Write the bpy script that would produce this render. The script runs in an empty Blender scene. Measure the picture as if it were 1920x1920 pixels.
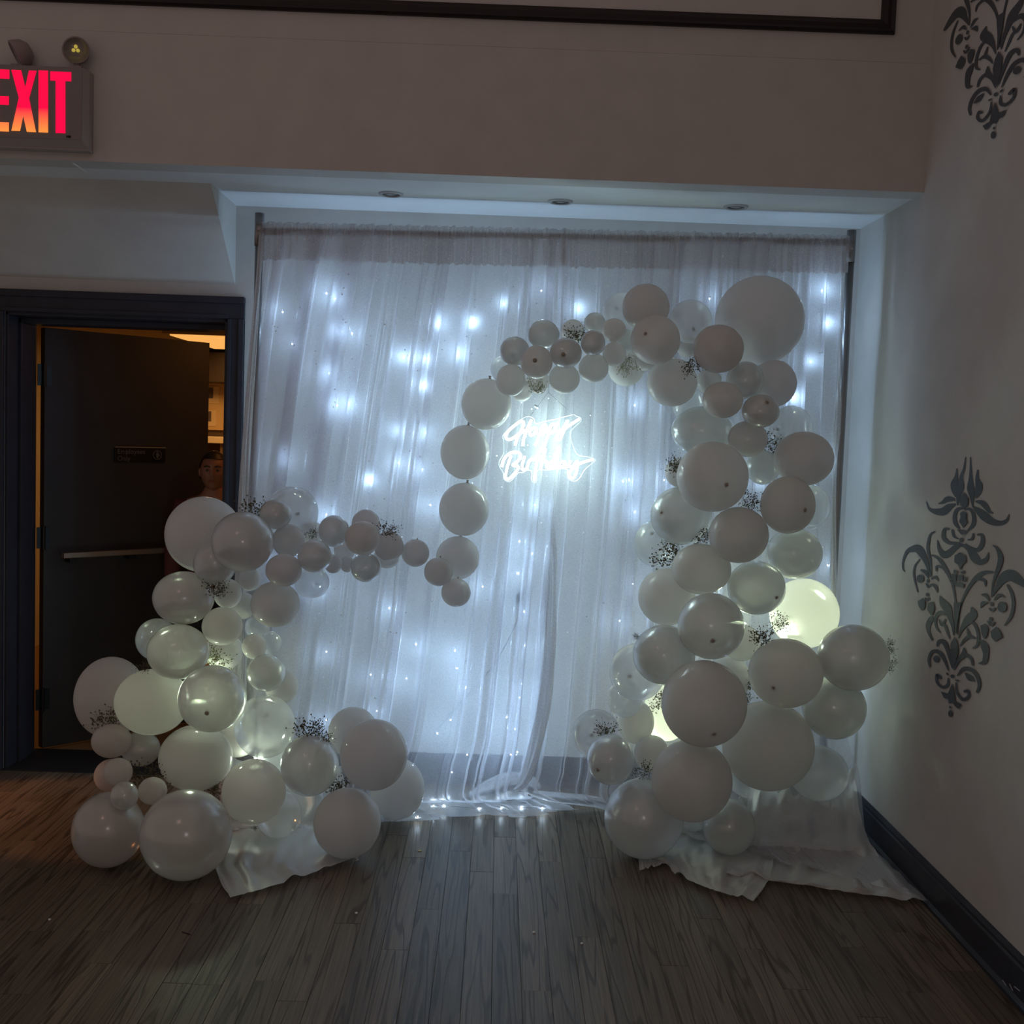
import bpy, bmesh, math, random
from mathutils import Vector, Matrix
random.seed(7)
PI = math.pi
C = bpy.context.scene.collection
S = bpy.context.scene

# ---------------------------------------------------------------- camera
FPX, PITCH, YAW, ROLL, CAMH = 2112.5, 0.06742, 0.01299, 0.03439, 1.572
_f = Vector((math.sin(YAW)*math.cos(PITCH), math.cos(YAW)*math.cos(PITCH), -math.sin(PITCH)))
_r = Vector((math.cos(YAW), -math.sin(YAW), 0))
_u = _r.cross(_f)
RT = math.cos(ROLL)*_r + math.sin(ROLL)*_u
UP = -math.sin(ROLL)*_r + math.cos(ROLL)*_u
FW = _f
cam_data = bpy.data.cameras.new('camera'); cam = bpy.data.objects.new('camera', cam_data); C.objects.link(cam)
m = Matrix.Identity(4)
for i in range(3):
    m[i][0] = RT[i]; m[i][1] = UP[i]; m[i][2] = -FW[i]
m[2][3] = CAMH
cam.matrix_world = m
cam_data.sensor_width = 36; cam_data.lens = FPX/1920*36; cam_data.clip_start = 0.05
S.camera = cam
EYE = Vector((0, 0, CAMH))

# surveying helpers: where the line of sight through a measured point of the photograph meets a plane of the room
def ray(px, py): return (px-960)/FPX*RT - (py-960)/FPX*UP + FW
def onY(px, py, Y): d = ray(px, py); return EYE + d*(Y/d.y)
def onZ(px, py, Z=0.0): d = ray(px, py); return EYE + d*((Z-CAMH)/d.z)
def onX(px, py, X): d = ray(px, py); return EYE + d*(X/d.x)

# ---------------------------------------------------------------- world, big lights, exposure
W = bpy.data.worlds.new('world'); S.world = W; W.use_nodes = True
W.node_tree.nodes['Background'].inputs[0].default_value = (1.0, 0.78, 0.72, 1)
W.node_tree.nodes['Background'].inputs[1].default_value = 0.185
S.view_settings.view_transform = 'Standard'; S.view_settings.look = 'None'
S.view_settings.gamma = 1; S.view_settings.use_curve_mapping = False
S.view_settings.exposure = 0.0

def lamp(name, kind, loc, power, color=(1, 1, 1), size=0.05, parent=None, rot=None, **kw):
    d = bpy.data.lights.new(name, kind); d.energy = power; d.color = color
    if kind == 'AREA': d.size = size
    else: d.shadow_soft_size = size
    for k, v in kw.items(): setattr(d, k, v)
    o = bpy.data.objects.new(name, d); C.objects.link(o); o.location = loc
    if rot: o.rotation_euler = rot
    if parent: o.parent = parent
    return o
# the small lamp of the phone that took the picture, and the dim room lamp behind it
lamp('phone_lamp', 'POINT', (0.03, -0.02, CAMH+0.05), 6, (1, .86, .84), 0.011)
lamp('room_lamp', 'POINT', (-1.6, 1.2, 3.4), 5.0, (1, .55, .5), 0.15)
sp = lamp('amber_room_lamp', 'SPOT', (-3.1, 4.45, 0.75), 36, (1, .36, .10), 0.04, None, None, spot_size=math.radians(38), spot_blend=.35)
sp.rotation_euler = (Vector((-1.92, 4.45, 0))-Vector((-3.1, 4.45, .75))).to_track_quat('-Z', 'Y').to_euler()

# ---------------------------------------------------------------- materials
def mat(name, color=(.8, .8, .8), rough=.5, spec=.5, metal=0, emit=None, es=0, **kw):
    M = bpy.data.materials.new(name); M.use_nodes = True
    b = M.node_tree.nodes['Principled BSDF']
    b.inputs['Base Color'].default_value = (*color, 1); b.inputs['Roughness'].default_value = rough
    b.inputs['Metallic'].default_value = metal; b.inputs['Specular IOR Level'].default_value = spec
    if emit: b.inputs['Emission Color'].default_value = (*emit, 1); b.inputs['Emission Strength'].default_value = es
    return M
def nodes(M): return M.node_tree.nodes, M.node_tree.links
def paint(name, color, scale=18, bump=.05, var=.06, rough=.75):
    M = mat(name, color, rough, .25); N, L = nodes(M); b = N['Principled BSDF']
    tc = N.new('ShaderNodeTexCoord'); n = N.new('ShaderNodeTexNoise'); n.inputs['Scale'].default_value = scale
    n.inputs['Detail'].default_value = 6
    L.new(tc.outputs['Object'], n.inputs['Vector'])
    r = N.new('ShaderNodeValToRGB')
    r.color_ramp.elements[0].position = .3; r.color_ramp.elements[1].position = .75
    r.color_ramp.elements[0].color = (*[c*(1-var) for c in color], 1); r.color_ramp.elements[1].color = (*[min(1, c*(1+var)) for c in color], 1)
    L.new(n.outputs['Fac'], r.inputs['Fac']); L.new(r.outputs['Color'], b.inputs['Base Color'])
    n2 = N.new('ShaderNodeTexNoise'); n2.inputs['Scale'].default_value = scale*14; n2.inputs['Detail'].default_value = 4
    L.new(tc.outputs['Object'], n2.inputs['Vector'])
    bp = N.new('ShaderNodeBump'); bp.inputs['Strength'].default_value = bump*4; bp.inputs['Distance'].default_value = .002
    L.new(n2.outputs['Fac'], bp.inputs['Height']); L.new(bp.outputs['Normal'], b.inputs['Normal'])
    return M
M_wall = paint('wall_paint', (.52, .50, .47), 9, .06, .04)
M_white = paint('ceiling_paint', (.66, .67, .68), 9, .04, .03)
M_char = paint('charcoal_paint', (.030, .031, .042), 14, .03, .12, .42)
M_mould = paint('espresso_paint', (.022, .018, .017), 14, .03, .12, .4)
M_door = paint('door_paint', (.040, .036, .036), 6, .02, .1, .5)
M_black = mat('black_rubber', (.008, .008, .009), .7)
M_stencil = mat('stencil_paint', (.062, .070, .082), .6)

def plank_mat():
    M = mat('grey_brown_oak', (.1, .09, .075), .46, .26); N, L = nodes(M); b = N['Principled BSDF']
    tc = N.new('ShaderNodeTexCoord'); oi = N.new('ShaderNodeObjectInfo')
    ad = N.new('ShaderNodeVectorMath'); ad.operation = 'MULTIPLY_ADD'
    cb = N.new('ShaderNodeCombineXYZ')
    for i in range(3): L.new(oi.outputs['Random'], cb.inputs[i])
    ad.inputs[1].default_value = (31, 17, 5); L.new(cb.outputs[0], ad.inputs[0]); L.new(tc.outputs['Object'], ad.inputs[2])
    mp = N.new('ShaderNodeMapping'); mp.inputs['Scale'].default_value = (13, .62, 1); L.new(ad.outputs[0], mp.inputs['Vector'])
    n = N.new('ShaderNodeTexNoise'); n.inputs['Scale'].default_value = 1.0; n.inputs['Detail'].default_value = 2; L.new(mp.outputs[0], n.inputs['Vector'])
    # cathedral figure: contour lines of a slow noise
    mu = N.new('ShaderNodeMath'); mu.operation = 'MULTIPLY'; mu.inputs[1].default_value = 17; L.new(n.outputs['Fac'], mu.inputs[0])
    si = N.new('ShaderNodeMath'); si.operation = 'SINE'; 
    m6 = N.new('ShaderNodeMath'); m6.operation = 'MULTIPLY'; m6.inputs[1].default_value = 3.2; L.new(mu.outputs[0], m6.inputs[0]); L.new(m6.outputs[0], si.inputs[0])
    mr = N.new('ShaderNodeMapRange'); mr.inputs[1].default_value = .62; mr.inputs[2].default_value = 1.0; L.new(si.outputs[0], mr.inputs[0])
    mp2 = N.new('ShaderNodeMapping'); mp2.inputs['Scale'].default_value = (150, 3.2, 1); L.new(ad.outputs[0], mp2.inputs['Vector'])
    n2 = N.new('ShaderNodeTexNoise'); n2.inputs['Scale'].default_value = 1.2; n2.inputs['Detail'].default_value = 5; L.new(mp2.outputs[0], n2.inputs['Vector'])
    ra = N.new('ShaderNodeValToRGB'); ra.color_ramp.elements[0].color = (.102, .078, .054, 1); ra.color_ramp.elements[1].color = (.165, .128, .090, 1)
    L.new(oi.outputs['Random'], ra.inputs['Fac'])
    x1 = N.new('ShaderNodeMix'); x1.data_type = 'RGBA'; x1.blend_type = 'MULTIPLY'
    L.new(mr.outputs[0], x1.inputs[0]); L.new(ra.outputs[0], x1.inputs[6]); x1.inputs[7].default_value = (.50, .47, .44, 1)
    x2 = N.new('ShaderNodeMix'); x2.data_type = 'RGBA'; x2.blend_type = 'OVERLAY'; x2.inputs[0].default_value = .7
    L.new(x1.outputs[2], x2.inputs[6]); L.new(n2.outputs['Fac'], x2.inputs[7])
    L.new(x2.outputs[2], b.inputs['Base Color'])
    bp = N.new('ShaderNodeBump'); bp.inputs['Strength'].default_value = .35; bp.inputs['Distance'].default_value = .0012
    sm = N.new('ShaderNodeMath'); sm.operation = 'ADD'; L.new(n2.outputs['Fac'], sm.inputs[0]); L.new(mr.outputs[0], sm.inputs[1])
    L.new(sm.outputs[0], bp.inputs['Height']); bp.invert = True; L.new(bp.outputs['Normal'], b.inputs['Normal'])
    return M
M_plank = plank_mat()

def thin_mat(name, color, dens, transl, gloss=.04, grough=.25, noise=0, noise_scale=900, glcol=(1, 1, 1)):
    """thin sheet: dens = share that meets the sheet, transl = share of that let through diffusely"""
    M = bpy.data.materials.new(name); M.use_nodes = True; N, L = nodes(M); N.clear()
    out = N.new('ShaderNodeOutputMaterial'); t = N.new('ShaderNodeBsdfTransparent'); d = N.new('ShaderNodeBsdfDiffuse'); tr = N.new('ShaderNodeBsdfTranslucent')
    g = N.new('ShaderNodeBsdfGlossy'); g.inputs['Roughness'].default_value = grough; g.inputs['Color'].default_value = (*glcol, 1)
    d.inputs['Color'].default_value = (*color, 1); tr.inputs['Color'].default_value = (*color, 1)
    m1 = N.new('ShaderNodeMixShader'); m1.inputs[0].default_value = transl; L.new(d.outputs[0], m1.inputs[1]); L.new(tr.outputs[0], m1.inputs[2])
    m2 = N.new('ShaderNodeMixShader'); L.new(m1.outputs[0], m2.inputs[1]); L.new(g.outputs[0], m2.inputs[2])
    fr = N.new('ShaderNodeFresnel'); fr.inputs['IOR'].default_value = 1.45
    ga = N.new('ShaderNodeMath'); ga.operation = 'MULTIPLY_ADD'; ga.inputs[1].default_value = 1.0 if gloss > .02 else .3; ga.inputs[2].default_value = gloss
    ga.use_clamp = True; L.new(fr.outputs[0], ga.inputs[0]); L.new(ga.outputs[0], m2.inputs[0])
    m3 = N.new('ShaderNodeMixShader'); m3.inputs[0].default_value = dens; L.new(t.outputs[0], m3.inputs[1]); L.new(m2.outputs[0], m3.inputs[2])
    if noise:
        tc = N.new('ShaderNodeTexCoord'); n = N.new('ShaderNodeTexNoise'); n.inputs['Scale'].default_value = noise_scale; n.inputs['Detail'].default_value = 2
        mp = N.new('ShaderNodeMapRange'); mp.inputs[1].default_value = .3; mp.inputs[2].default_value = .7; mp.inputs[3].default_value = dens-noise; mp.inputs[4].default_value = min(1, dens+noise)
        L.new(tc.outputs['Object'], n.inputs['Vector']); L.new(n.outputs['Fac'], mp.inputs[0]); L.new(mp.outputs[0], m3.inputs[0])
    L.new(m3.outputs[0], out.inputs[0])
    return M
M_lat = {'m': thin_mat('matte_latex', (.78, .75, .72), .90, .48, .015, .085),
         'p': thin_mat('pearl_latex', (.74, .74, .70), .84, .50, .10, .20),
         'c': thin_mat('clear_latex', (.80, .82, .80), .50, .52, .03, .12)}
M_knot = mat('latex_knot', (.30, .27, .22), .5)
M_sheer = thin_mat('sheer_white_fabric', (.80, .79, .82), .46, .55, .0, .5, .10, 500)
M_cloth = thin_mat('white_cloth', (.72, .72, .70), .86, .40, .0, .5, .08, 420)

# ---------------------------------------------------------------- mesh helpers
def link(name, bm, m, parent=None, smooth=False, loc=None):
    me = bpy.data.meshes.new(name); bm.to_mesh(me); bm.free()
    if m: me.materials.append(m)
    if smooth:
        for p in me.polygons: p.use_smooth = True
    o = bpy.data.objects.new(name, me); C.objects.link(o)
    if parent: o.parent = parent
    if loc: o.location = loc
    return o
def tag(o, label=None, cat=None, group=None, kind=None):
    if label: o['label'] = label
    if cat: o['category'] = cat
    if group: o['group'] = group
    if kind: o['kind'] = kind
    return o
def empty(name, loc=(0, 0, 0)):
    o = bpy.data.objects.new(name, None); C.objects.link(o); o.location = loc; o.empty_display_size = .05
    return o
def box(bm, a, b, bevel=0):
    r = bmesh.ops.create_cube(bm, size=1)
    a = Vector(a); b = Vector(b); c = (a+b)/2; s = b-a
    for v in r['verts']: v.co = Vector((v.co.x*s.x+c.x, v.co.y*s.y+c.y, v.co.z*s.z+c.z))
    if bevel:
        es = list({e for v in r['verts'] for e in v.link_edges})
        bmesh.ops.bevel(bm, geom=es, offset=bevel, segments=2, affect='EDGES', profile=.6)
def boxo(name, a, b, m, parent=None, bevel=0, **kw):
    bm = bmesh.new(); box(bm, a, b, bevel); o = link(name, bm, m, parent)
    if kw: tag(o, **kw)
    return o
def prism(bm, pts, d):
    """pts: closed outline of 3-D points, d: extrusion vector"""
    vs = [bm.verts.new(p) for p in pts]; f = bm.faces.new(vs)
    r = bmesh.ops.extrude_face_region(bm, geom=[f])
    for g in r['geom']:
        if isinstance(g, bmesh.types.BMVert): g.co += Vector(d)
    bmesh.ops.recalc_face_normals(bm, faces=bm.faces)
def catmull(pts, n=6):
    if len(pts) < 3:
        return [tuple(a+(b-a)*k/n for a, b in zip(pts[0], pts[1])) for k in range(n+1)]
    P = [pts[0]]+list(pts)+[pts[-1]]; o = []
    for i in range(1, len(P)-2):
        for k in range(n):
            t = k/n
            o.append(tuple(.5*((2*b)+(-a+c)*t+(2*a-5*b+4*c-d)*t*t+(-a+3*b-3*c+d)*t**3) for a, b, c, d in zip(P[i-1], P[i], P[i+1], P[i+2])))
    o.append(tuple(pts[-1])); return o
def tube(bm, pts, r, seg=8, caps=True, rf=None):
    pts = [Vector(p) for p in pts]; rings = []
    up = Vector((0, 0, 1))
    t0 = (pts[1]-pts[0]).normalized()
    nrm = t0.cross(up) if abs(t0.dot(up)) < .95 else t0.cross(Vector((1, 0, 0)))
    nrm.normalize()
    for i, p in enumerate(pts):
        a = pts[max(0, i-1)]; b = pts[min(len(pts)-1, i+1)]; t = (b-a).normalized()
        nrm = (nrm-t*nrm.dot(t)); nrm.normalize(); bn = t.cross(nrm)
        rr = rf(i/(len(pts)-1)) if rf else r
        rings.append([bm.verts.new(p+rr*(math.cos(2*PI*k/seg)*nrm+math.sin(2*PI*k/seg)*bn)) for k in range(seg)])
    for a, b in zip(rings, rings[1:]):
        for k in range(seg): bm.faces.new((a[k], a[(k+1) % seg], b[(k+1) % seg], b[k]))
    if caps: bm.faces.new(rings[0][::-1]); bm.faces.new(rings[-1])
def lathe(bm, prof, seg=24, axis='z', M=None):
    rings = []
    for r, z in prof:
        rings.append([bm.verts.new((r*math.cos(2*PI*k/seg), r*math.sin(2*PI*k/seg), z)) for k in range(seg)] if r > 1e-6 else [bm.verts.new((0, 0, z))])
    vs = [v for q in rings for v in q]
    for a, b in zip(rings, rings[1:]):
        for k in range(seg):
            k2 = (k+1) % seg
            if len(a) == 1 and len(b) == 1: continue
            if len(a) == 1: bm.faces.new((a[0], b[k], b[k2]))
            elif len(b) == 1: bm.faces.new((a[k], a[k2], b[0]))
            else: bm.faces.new((a[k], a[k2], b[k2], b[k]))
    if M:
        for v in vs: v.co = M @ v.co

# ---------------------------------------------------------------- the setting
XR, YB, YH, ZC = 1.5506, 4.998, 4.256, 2.53
XNL = -1.18
def struct(o): o['kind'] = 'structure'; return o
struct(boxo('wall_right', (XR, 0.5, 0), (XR+.12, 5.2, 4.3), M_wall))
bm = bmesh.new(); box(bm, (-1.206, YB, 0), (XR, 5.3, 2.6)); box(bm, (-3.2, YB, 2.04), (-1.206, 5.3, 2.6)); box(bm, (-3.2, YB, 0), (-2.18, 5.3, 2.04))
struct(link('wall_back', bm, M_wall))
struct(boxo('ceiling', (-3.2, YH+.12, ZC), (XR, YB, ZC+.1), M_white))
bm = bmesh.new(); prism(bm, [(-3.2, 4.56, ZC), (-3.2, YB, ZC), (-3.2, YB, 2.19)], (3.2+XNL, 0, 0)); struct(link('trim_1', bm, M_wall))
struct(boxo('wall_header', (-3.2, YH, ZC), (XR, YH+.12, 2.9985), M_wall))
struct(boxo('wall_upper', (-3.2, YH+.006, 3.001), (XR, YH+.12, 4.3), M_wall))
# dark frame moulding on the upper wall
def mould(name, p0, p1, w, t, inward):
    bm = bmesh.new()
    prof = [(0, 0), (0, t*.6), (w*.15, t), (w*.35, t*.8), (w*.6, t*.95), (w*.85, t*.5), (w, t*.4), (w, 0)]
    p0 = Vector(p0); p1 = Vector(p1); inward = Vector(inward); d = (p1-p0).normalized(); A = []; B = []
    for a, b in prof:
        A.append(bm.verts.new(p0+d*a+inward*a+Vector((0, -b, 0)))); B.append(bm.verts.new(p1-d*a+inward*a+Vector((0, -b, 0))))
    for i in range(len(prof)): j = (i+1) % len(prof); bm.faces.new((A[i], A[j], B[j], B[i]))
    bm.faces.new(A[::-1]); bm.faces.new(B); bmesh.ops.recalc_face_normals(bm, faces=bm.faces)
    return link(name, bm, M_mould)
fx0, fx1, fz0, fz1, fy = -2.6, 1.406, 3.098, 4.15, YH+.006
t2 = empty('trim_2', (0, fy, fz0)); t2['kind'] = 'structure'
for a, b, i in (((fx0, fy, fz0), (fx1, fy, fz0), (0, 0, 1)), ((fx1, fy, fz0), (fx1, fy, fz1), (-1, 0, 0)), ((fx1, fy, fz1), (fx0, fy, fz1), (0, 0, -1)), ((fx0, fy, fz1), (fx0, fy, fz0), (1, 0, 0))):
    o = mould('moulding', a, b, .052, .022, i); o.parent = t2; o.location = (0, -fy, -fz0)
# baseboards
def baseboard(name, pts, out):
    bm = bmesh.new(); prof = [(0, 0), (.028, 0), (.028, .012), (.018, .022), (.016, .105), (.012, .112), (.012, .122), (.006, .135), (0, .135)]
    a, b = Vector(pts[0]), Vector(pts[1]); out = Vector(out)
    A = [bm.verts.new(a+out*x+Vector((0, 0, z))) for x, z in prof]; B = [bm.verts.new(b+out*x+Vector((0, 0, z))) for x, z in prof]
    for i in range(len(prof)): j = (i+1) % len(prof); bm.faces.new((A[i], A[j], B[j], B[i]))
    bm.faces.new(A[::-1]); bm.faces.new(B); bmesh.ops.recalc_face_normals(bm, faces=bm.faces)
    return struct(link(name, bm, M_char))
baseboard('baseboard_right', ((XR, .5, 0), (XR, YB, 0)), (-1, 0, 0))
baseboard('baseboard_back', ((-1.13, YB, 0), (XR-.03, YB, 0)), (0, -1, 0))
# floor: dark subfloor, boards laid on it one by one
fl = struct(boxo('floor', (-3.2, 0.3, -.05), (XR, YB, -.006), mat('subfloor', (.05, .04, .032), .9)))
PW = .0845; plank_meshes = {}
rnd = random.Random(3)
x = XR - PW*57; col = 0; npl = 0
while x < XR-.001:
    y = 1.75 - rnd.random()*.9; x1 = min(x+PW, XR)
    if x > -2.95:
        while y < YB:
            ln = rnd.choice([.55, .75, .95, 1.2, 1.45]); y1 = min(y+ln, YB)
            if y1 < 1.9: y = y1; continue
            if y1-y < .02: break
            key = (round(x1-x, 4), round(y1-y, 3))
            if key not in plank_meshes:
                b2 = bmesh.new(); g = .0006
                box(b2, (g, g, 0), (x1-x-g, y1-y-g, .012), .0005)
                me = bpy.data.meshes.new('plank'); b2.to_mesh(me); b2.free(); me.materials.append(M_plank); plank_meshes[key] = me
            o = bpy.data.objects.new('plank', plank_meshes[key]); C.objects.link(o); o.parent = fl
            o.location = (x, y, -.012+rnd.uniform(-.0004, .0004)); npl += 1; y = y1
    x += PW
print('planks', npl)
# door case, jambs, threshold
dc = empty('trim_3', (-1.7, YB, 0)); dc['kind'] = 'structure'
def casing(x0, x1, z0, z1, horiz=False):
    bm = bmesh.new(); y = YB
    if horiz:
        box(bm, (x0, y-.018, z0), (x1, y, z1), .003); box(bm, (x0, y-.03, z1-.03), (x1, y, z1), .004); box(bm, (x0+.07, y-.024, z0), (x1-.07, y, z0+.018), .004)
    else:
        box(bm, (x0, y-.018, z0), (x1, y, z1), .003)
        s = 1 if x0 > -1.7 else -1
        xo = x1 if s > 0 else x0; xi = x0 if s > 0 else x1
        box(bm, (min(xo, xo-s*.024), y-.03, z0), (max(xo, xo-s*.024), y, z1), .004); box(bm, (min(xi, xi+s*.018), y-.024, z0), (max(xi, xi+s*.018), y, z1), .004)
    o = link('casing', bm, M_char, dc); o.location = (1.7, -YB, 0); return o
casing(-1.206, -1.133, 0, 2.04); casing(-2.253, -2.18, 0, 2.04); casing(-2.253, -1.133, 2.04, 2.135, True)
for a, b in (((-2.18, YB, 0), (-2.165, 5.3, 2.04)), ((-1.221, YB, 0), (-1.206, 5.3, 2.04)), ((-2.18, YB, 2.025), (-1.206, 5.3, 2.04)),
             ((-2.165, 5.10, 0), (-2.150, 5.25, 2.025)), ((-1.236, 5.10, 0), (-1.221, 5.25, 2.025)), ((-2.165, 5.10, 2.0), (-1.221, 5.25, 2.025))):
    o = boxo('jamb', a, b, M_char, dc, .003); o.location = (1.7, -YB, 0)
struct(boxo('trim_4', (-2.18, YB-.02, -.01), (-1.206, 5.32, .006), M_black, None, .003))
# back room beyond the door
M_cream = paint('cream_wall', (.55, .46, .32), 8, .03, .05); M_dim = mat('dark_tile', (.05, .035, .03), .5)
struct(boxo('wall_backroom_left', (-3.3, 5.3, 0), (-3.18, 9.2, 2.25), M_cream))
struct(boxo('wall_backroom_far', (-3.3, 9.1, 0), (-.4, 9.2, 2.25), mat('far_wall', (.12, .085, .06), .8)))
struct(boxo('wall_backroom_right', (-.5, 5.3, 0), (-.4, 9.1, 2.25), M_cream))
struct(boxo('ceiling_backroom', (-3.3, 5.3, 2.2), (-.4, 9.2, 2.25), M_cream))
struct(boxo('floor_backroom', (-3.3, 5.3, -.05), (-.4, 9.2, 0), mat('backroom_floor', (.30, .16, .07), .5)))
p = onZ(400, 632, 2.2)
lf = empty('ceiling_light_panel', (p.x+.15, p.y, 2.2)); tag(lf, 'glowing amber ceiling light panel seen through the open doorway', 'ceiling light')
boxo('frame', (-.33, -.62, -.035), (.33, .62, 0), mat('panel_frame', (.4, .35, .3), .5), lf, .004)
boxo('diffuser', (-.29, -.58, -.045), (.29, .58, -.03), mat('amber_diffuser', (.8, .6, .3), .5, .5, 0, (1, .48, .12), .9), lf, .004)
lamp('panel_glow', 'AREA', (0, 0, -.06), 9, (1, .50, .16), .5, lf)
lamp('backroom_lamp', 'POINT', (-.95, 5.75, 2.05), 2.2, (1, .40, .10), .08)

# ---------------------------------------------------------------- the door leaf, standing open into the back room
hx, hy = -2.128, 5.3; ex, ey = -1.523, 5.915
DL = math.hypot(ex-hx, ey-hy); DA = math.atan2(ey-hy, ex-hx)
door = empty('door_1', (hx, hy, 0)); door['kind'] = 'structure'; door.rotation_euler = (0, 0, DA)
boxo('door_leaf', (0, 0, .012), (DL, .044, 2.0), M_door, door, .002)
for z in (.25, 1.02, 1.78):
    bm = bmesh.new(); tube(bm, [(-.006, -.012, z-.055), (-.006, -.012, z+.055)], .009, 10); box(bm, (-.035, -.006, z-.05), (.03, -.002, z+.05)); link('hinge', bm, mat('dark_steel', (.03, .03, .03), .4, .5, .8), door)
bar = empty('push_bar'); bar.parent = door
M_bar = mat('brushed_bar', (.30, .22, .16), .4, .5, .5)
bm = bmesh.new(); box(bm, (.06, -.085, .925), (DL-.06, -.055, .95), .004); link('bar', bm, M_bar, bar)
for xx in (.10, .40, DL-.10):
    bm = bmesh.new(); box(bm, (xx, -.06, .90), (xx+.035, 0, .935), .003); link('bracket', bm, M_black, bar)
sgn = empty('name_plate'); sgn.parent = door; 
zc_ = 1.415; x0_ = .345
boxo('plate', (x0_, -.010, zc_-.036), (x0_+.27, 0, zc_+.036), mat('black_plastic', (.006, .006, .007), .3), sgn, .002)
boxo('plate_ledge', (x0_, -.014, zc_+.034), (x0_+.27, 0, zc_+.039), mat('plate_edge', (.25, .2, .15), .4), sgn)
M_let = mat('grey_lettering', (.10, .10, .105), .6)
def text_mesh(name, body, size, m, parent, M, ext=.0005, align='LEFT', font=None):
    cu = bpy.data.curves.new(name, 'FONT'); cu.body = body; cu.size = size; cu.extrude = ext; cu.align_x = align; cu.resolution_u = 3
    o = bpy.data.objects.new(name, cu); C.objects.link(o); dg = bpy.context.evaluated_depsgraph_get()
    me = bpy.data.meshes.new_from_object(o.evaluated_get(dg)); bpy.data.objects.remove(o); me.materials.clear(); me.materials.append(m)
    me.transform(M); o = bpy.data.objects.new(name, me); C.objects.link(o); o.parent = parent; return o
RX = Matrix.Rotation(PI/2, 4, 'X')
text_mesh('lettering', 'Employees\nOnly', .034, M_let, sgn, Matrix.Translation((x0_+.012, -.0105, zc_+.004)) @ RX)
bm = bmesh.new()
lathe(bm, [(.024, 0), (.024, .001), (.021, .001), (.021, 0), (.024, 0)], 24, M=Matrix.Translation((x0_+.225, -.0105, zc_)) @ RX)
def flat(bm, M, pts, d=.001): prism(bm, [M @ Vector((a, b, 0)) for a, b in pts], M.to_3x3() @ Vector((0, 0, d)))
Mi = Matrix.Translation((x0_+.225, -.0105, zc_)) @ RX
flat(bm, Mi, [(-.004, .012), (.004, .012), (.004, .018), (-.004, .018)]); flat(bm, Mi, [(-.008, .009), (.008, .009), (.006, -.003), (.004, -.017), (-.004, -.017), (-.006, -.003)])
flat(bm, Mi, [(.008, .006), (.015, -.006), (.012, -.008), (.006, .002)])
link('pictogram', bm, M_let, sgn)

# things in the back room
def label_box(name, a, b, m, label, cat, group=None): return boxo(name, a, b, m, None, .004, label=label, cat=cat, **({'group': group} if group else {}))
pa = onY(396, 716, 8.76); pb = onY(424, 661, 8.76)
label_box('range_hood', (pa.x-.5, 8.75, pa.z), (pb.x+.3, 9.1, pb.z), M_dim, 'dark cabinet high on the back room wall seen through the door', 'cabinet')
pc = onY(418, 718, 9.06); pd = onY(392, 806, 9.06)
nb = empty('notice_board', ((pd.x+pc.x)/2, 9.07, pd.z)); tag(nb, 'pale notice board covered with papers beyond the open door', 'notice board')
w_ = (pc.x-pd.x)/2+.09; h_ = pc.z-pd.z
boxo('board', (-w_-.25, 0, 0), (w_-.05, .03, h_), mat('amber_board', (.75, .55, .30), .8), nb, .003)
pm = mat('pale_paper', (.85, .68, .45), .8); pk = mat('printed_photo', (.12, .10, .11), .6)
for (a, b, c, d) in ((-.12, .03, .30, .34), (-.13, .02, .08, .12), (-.05, .09, .36, .40)):
    pass
for i, (xa, za, ww, hh) in enumerate(((-.16, .56*h_, .18, .36*h_), (-.15, .08*h_, .15, .34*h_))):
    p_ = boxo('paper', (xa, -.006, za), (xa+ww, 0, za+hh), pm, nb)
    boxo('photograph', (xa+.02, -.010, za+hh*.3), (xa+ww*.75, -.006, za+hh*.92), pk, p_)
sh = empty('wall_shelf', (pd.x+.1, 8.72, pd.z-.10)); tag(sh, 'shelf with a pale front edge below the notice board', 'shelf')
boxo('shelf_board', (-.5, -.02, 0), (.22, .38, .05), mat('shelf_edge', (.8, .7, .5), .5), sh, .004)
for xx in (-.06, .08): 
    bm = bmesh.new(); tube(bm, [(xx, .02, 0), (xx, .02, -pd.z+.10)], .012, 8); link('shelf_post', bm, mat('post', (.35, .24, .14), .4, .5, .6), sh)

# ---------------------------------------------------------------- person peeping round the door frame
def skin(name, verts, edges, radii, m, parent, sub=2, root=0):
    me = bpy.data.meshes.new(name); me.from_pydata(verts, edges, []); o = bpy.data.objects.new(name, me); C.objects.link(o)
    md = o.modifiers.new('s', 'SKIN'); md.use_smooth_shade = True
    for i, r in enumerate(radii): me.skin_vertices[0].data[i].radius = (r, r) if not isinstance(r, tuple) else r
    me.skin_vertices[0].data[root].use_root = True
    sb = o.modifiers.new('u', 'SUBSURF'); sb.levels = sub; sb.render_levels = sub
    dg = bpy.context.evaluated_depsgraph_get(); me2 = bpy.data.meshes.new_from_object(o.evaluated_get(dg)); bpy.data.objects.remove(o)
    me2.materials.clear(); me2.materials.append(m)
    for p in me2.polygons: p.use_smooth = True
    o = bpy.data.objects.new(name, me2); C.objects.link(o); o.parent = parent; return o
M_skin = mat('skin', (.30, .13, .075), .45); M_hair = mat('hair', (.015, .01, .008), .5); M_shirt = mat('dark_red_shirt', (.10, .025, .02), .8); M_trou = mat('trousers', (.02, .02, .025), .8)
pp = onY(402, 848, 5.62); HT = pp.z; k = HT/1.70
per = empty('person', (pp.x, 5.62, 0)); per.rotation_euler = (0, 0, math.radians(9)); tag(per, 'person with short dark hair peeping out from behind the door frame', 'person')
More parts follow.
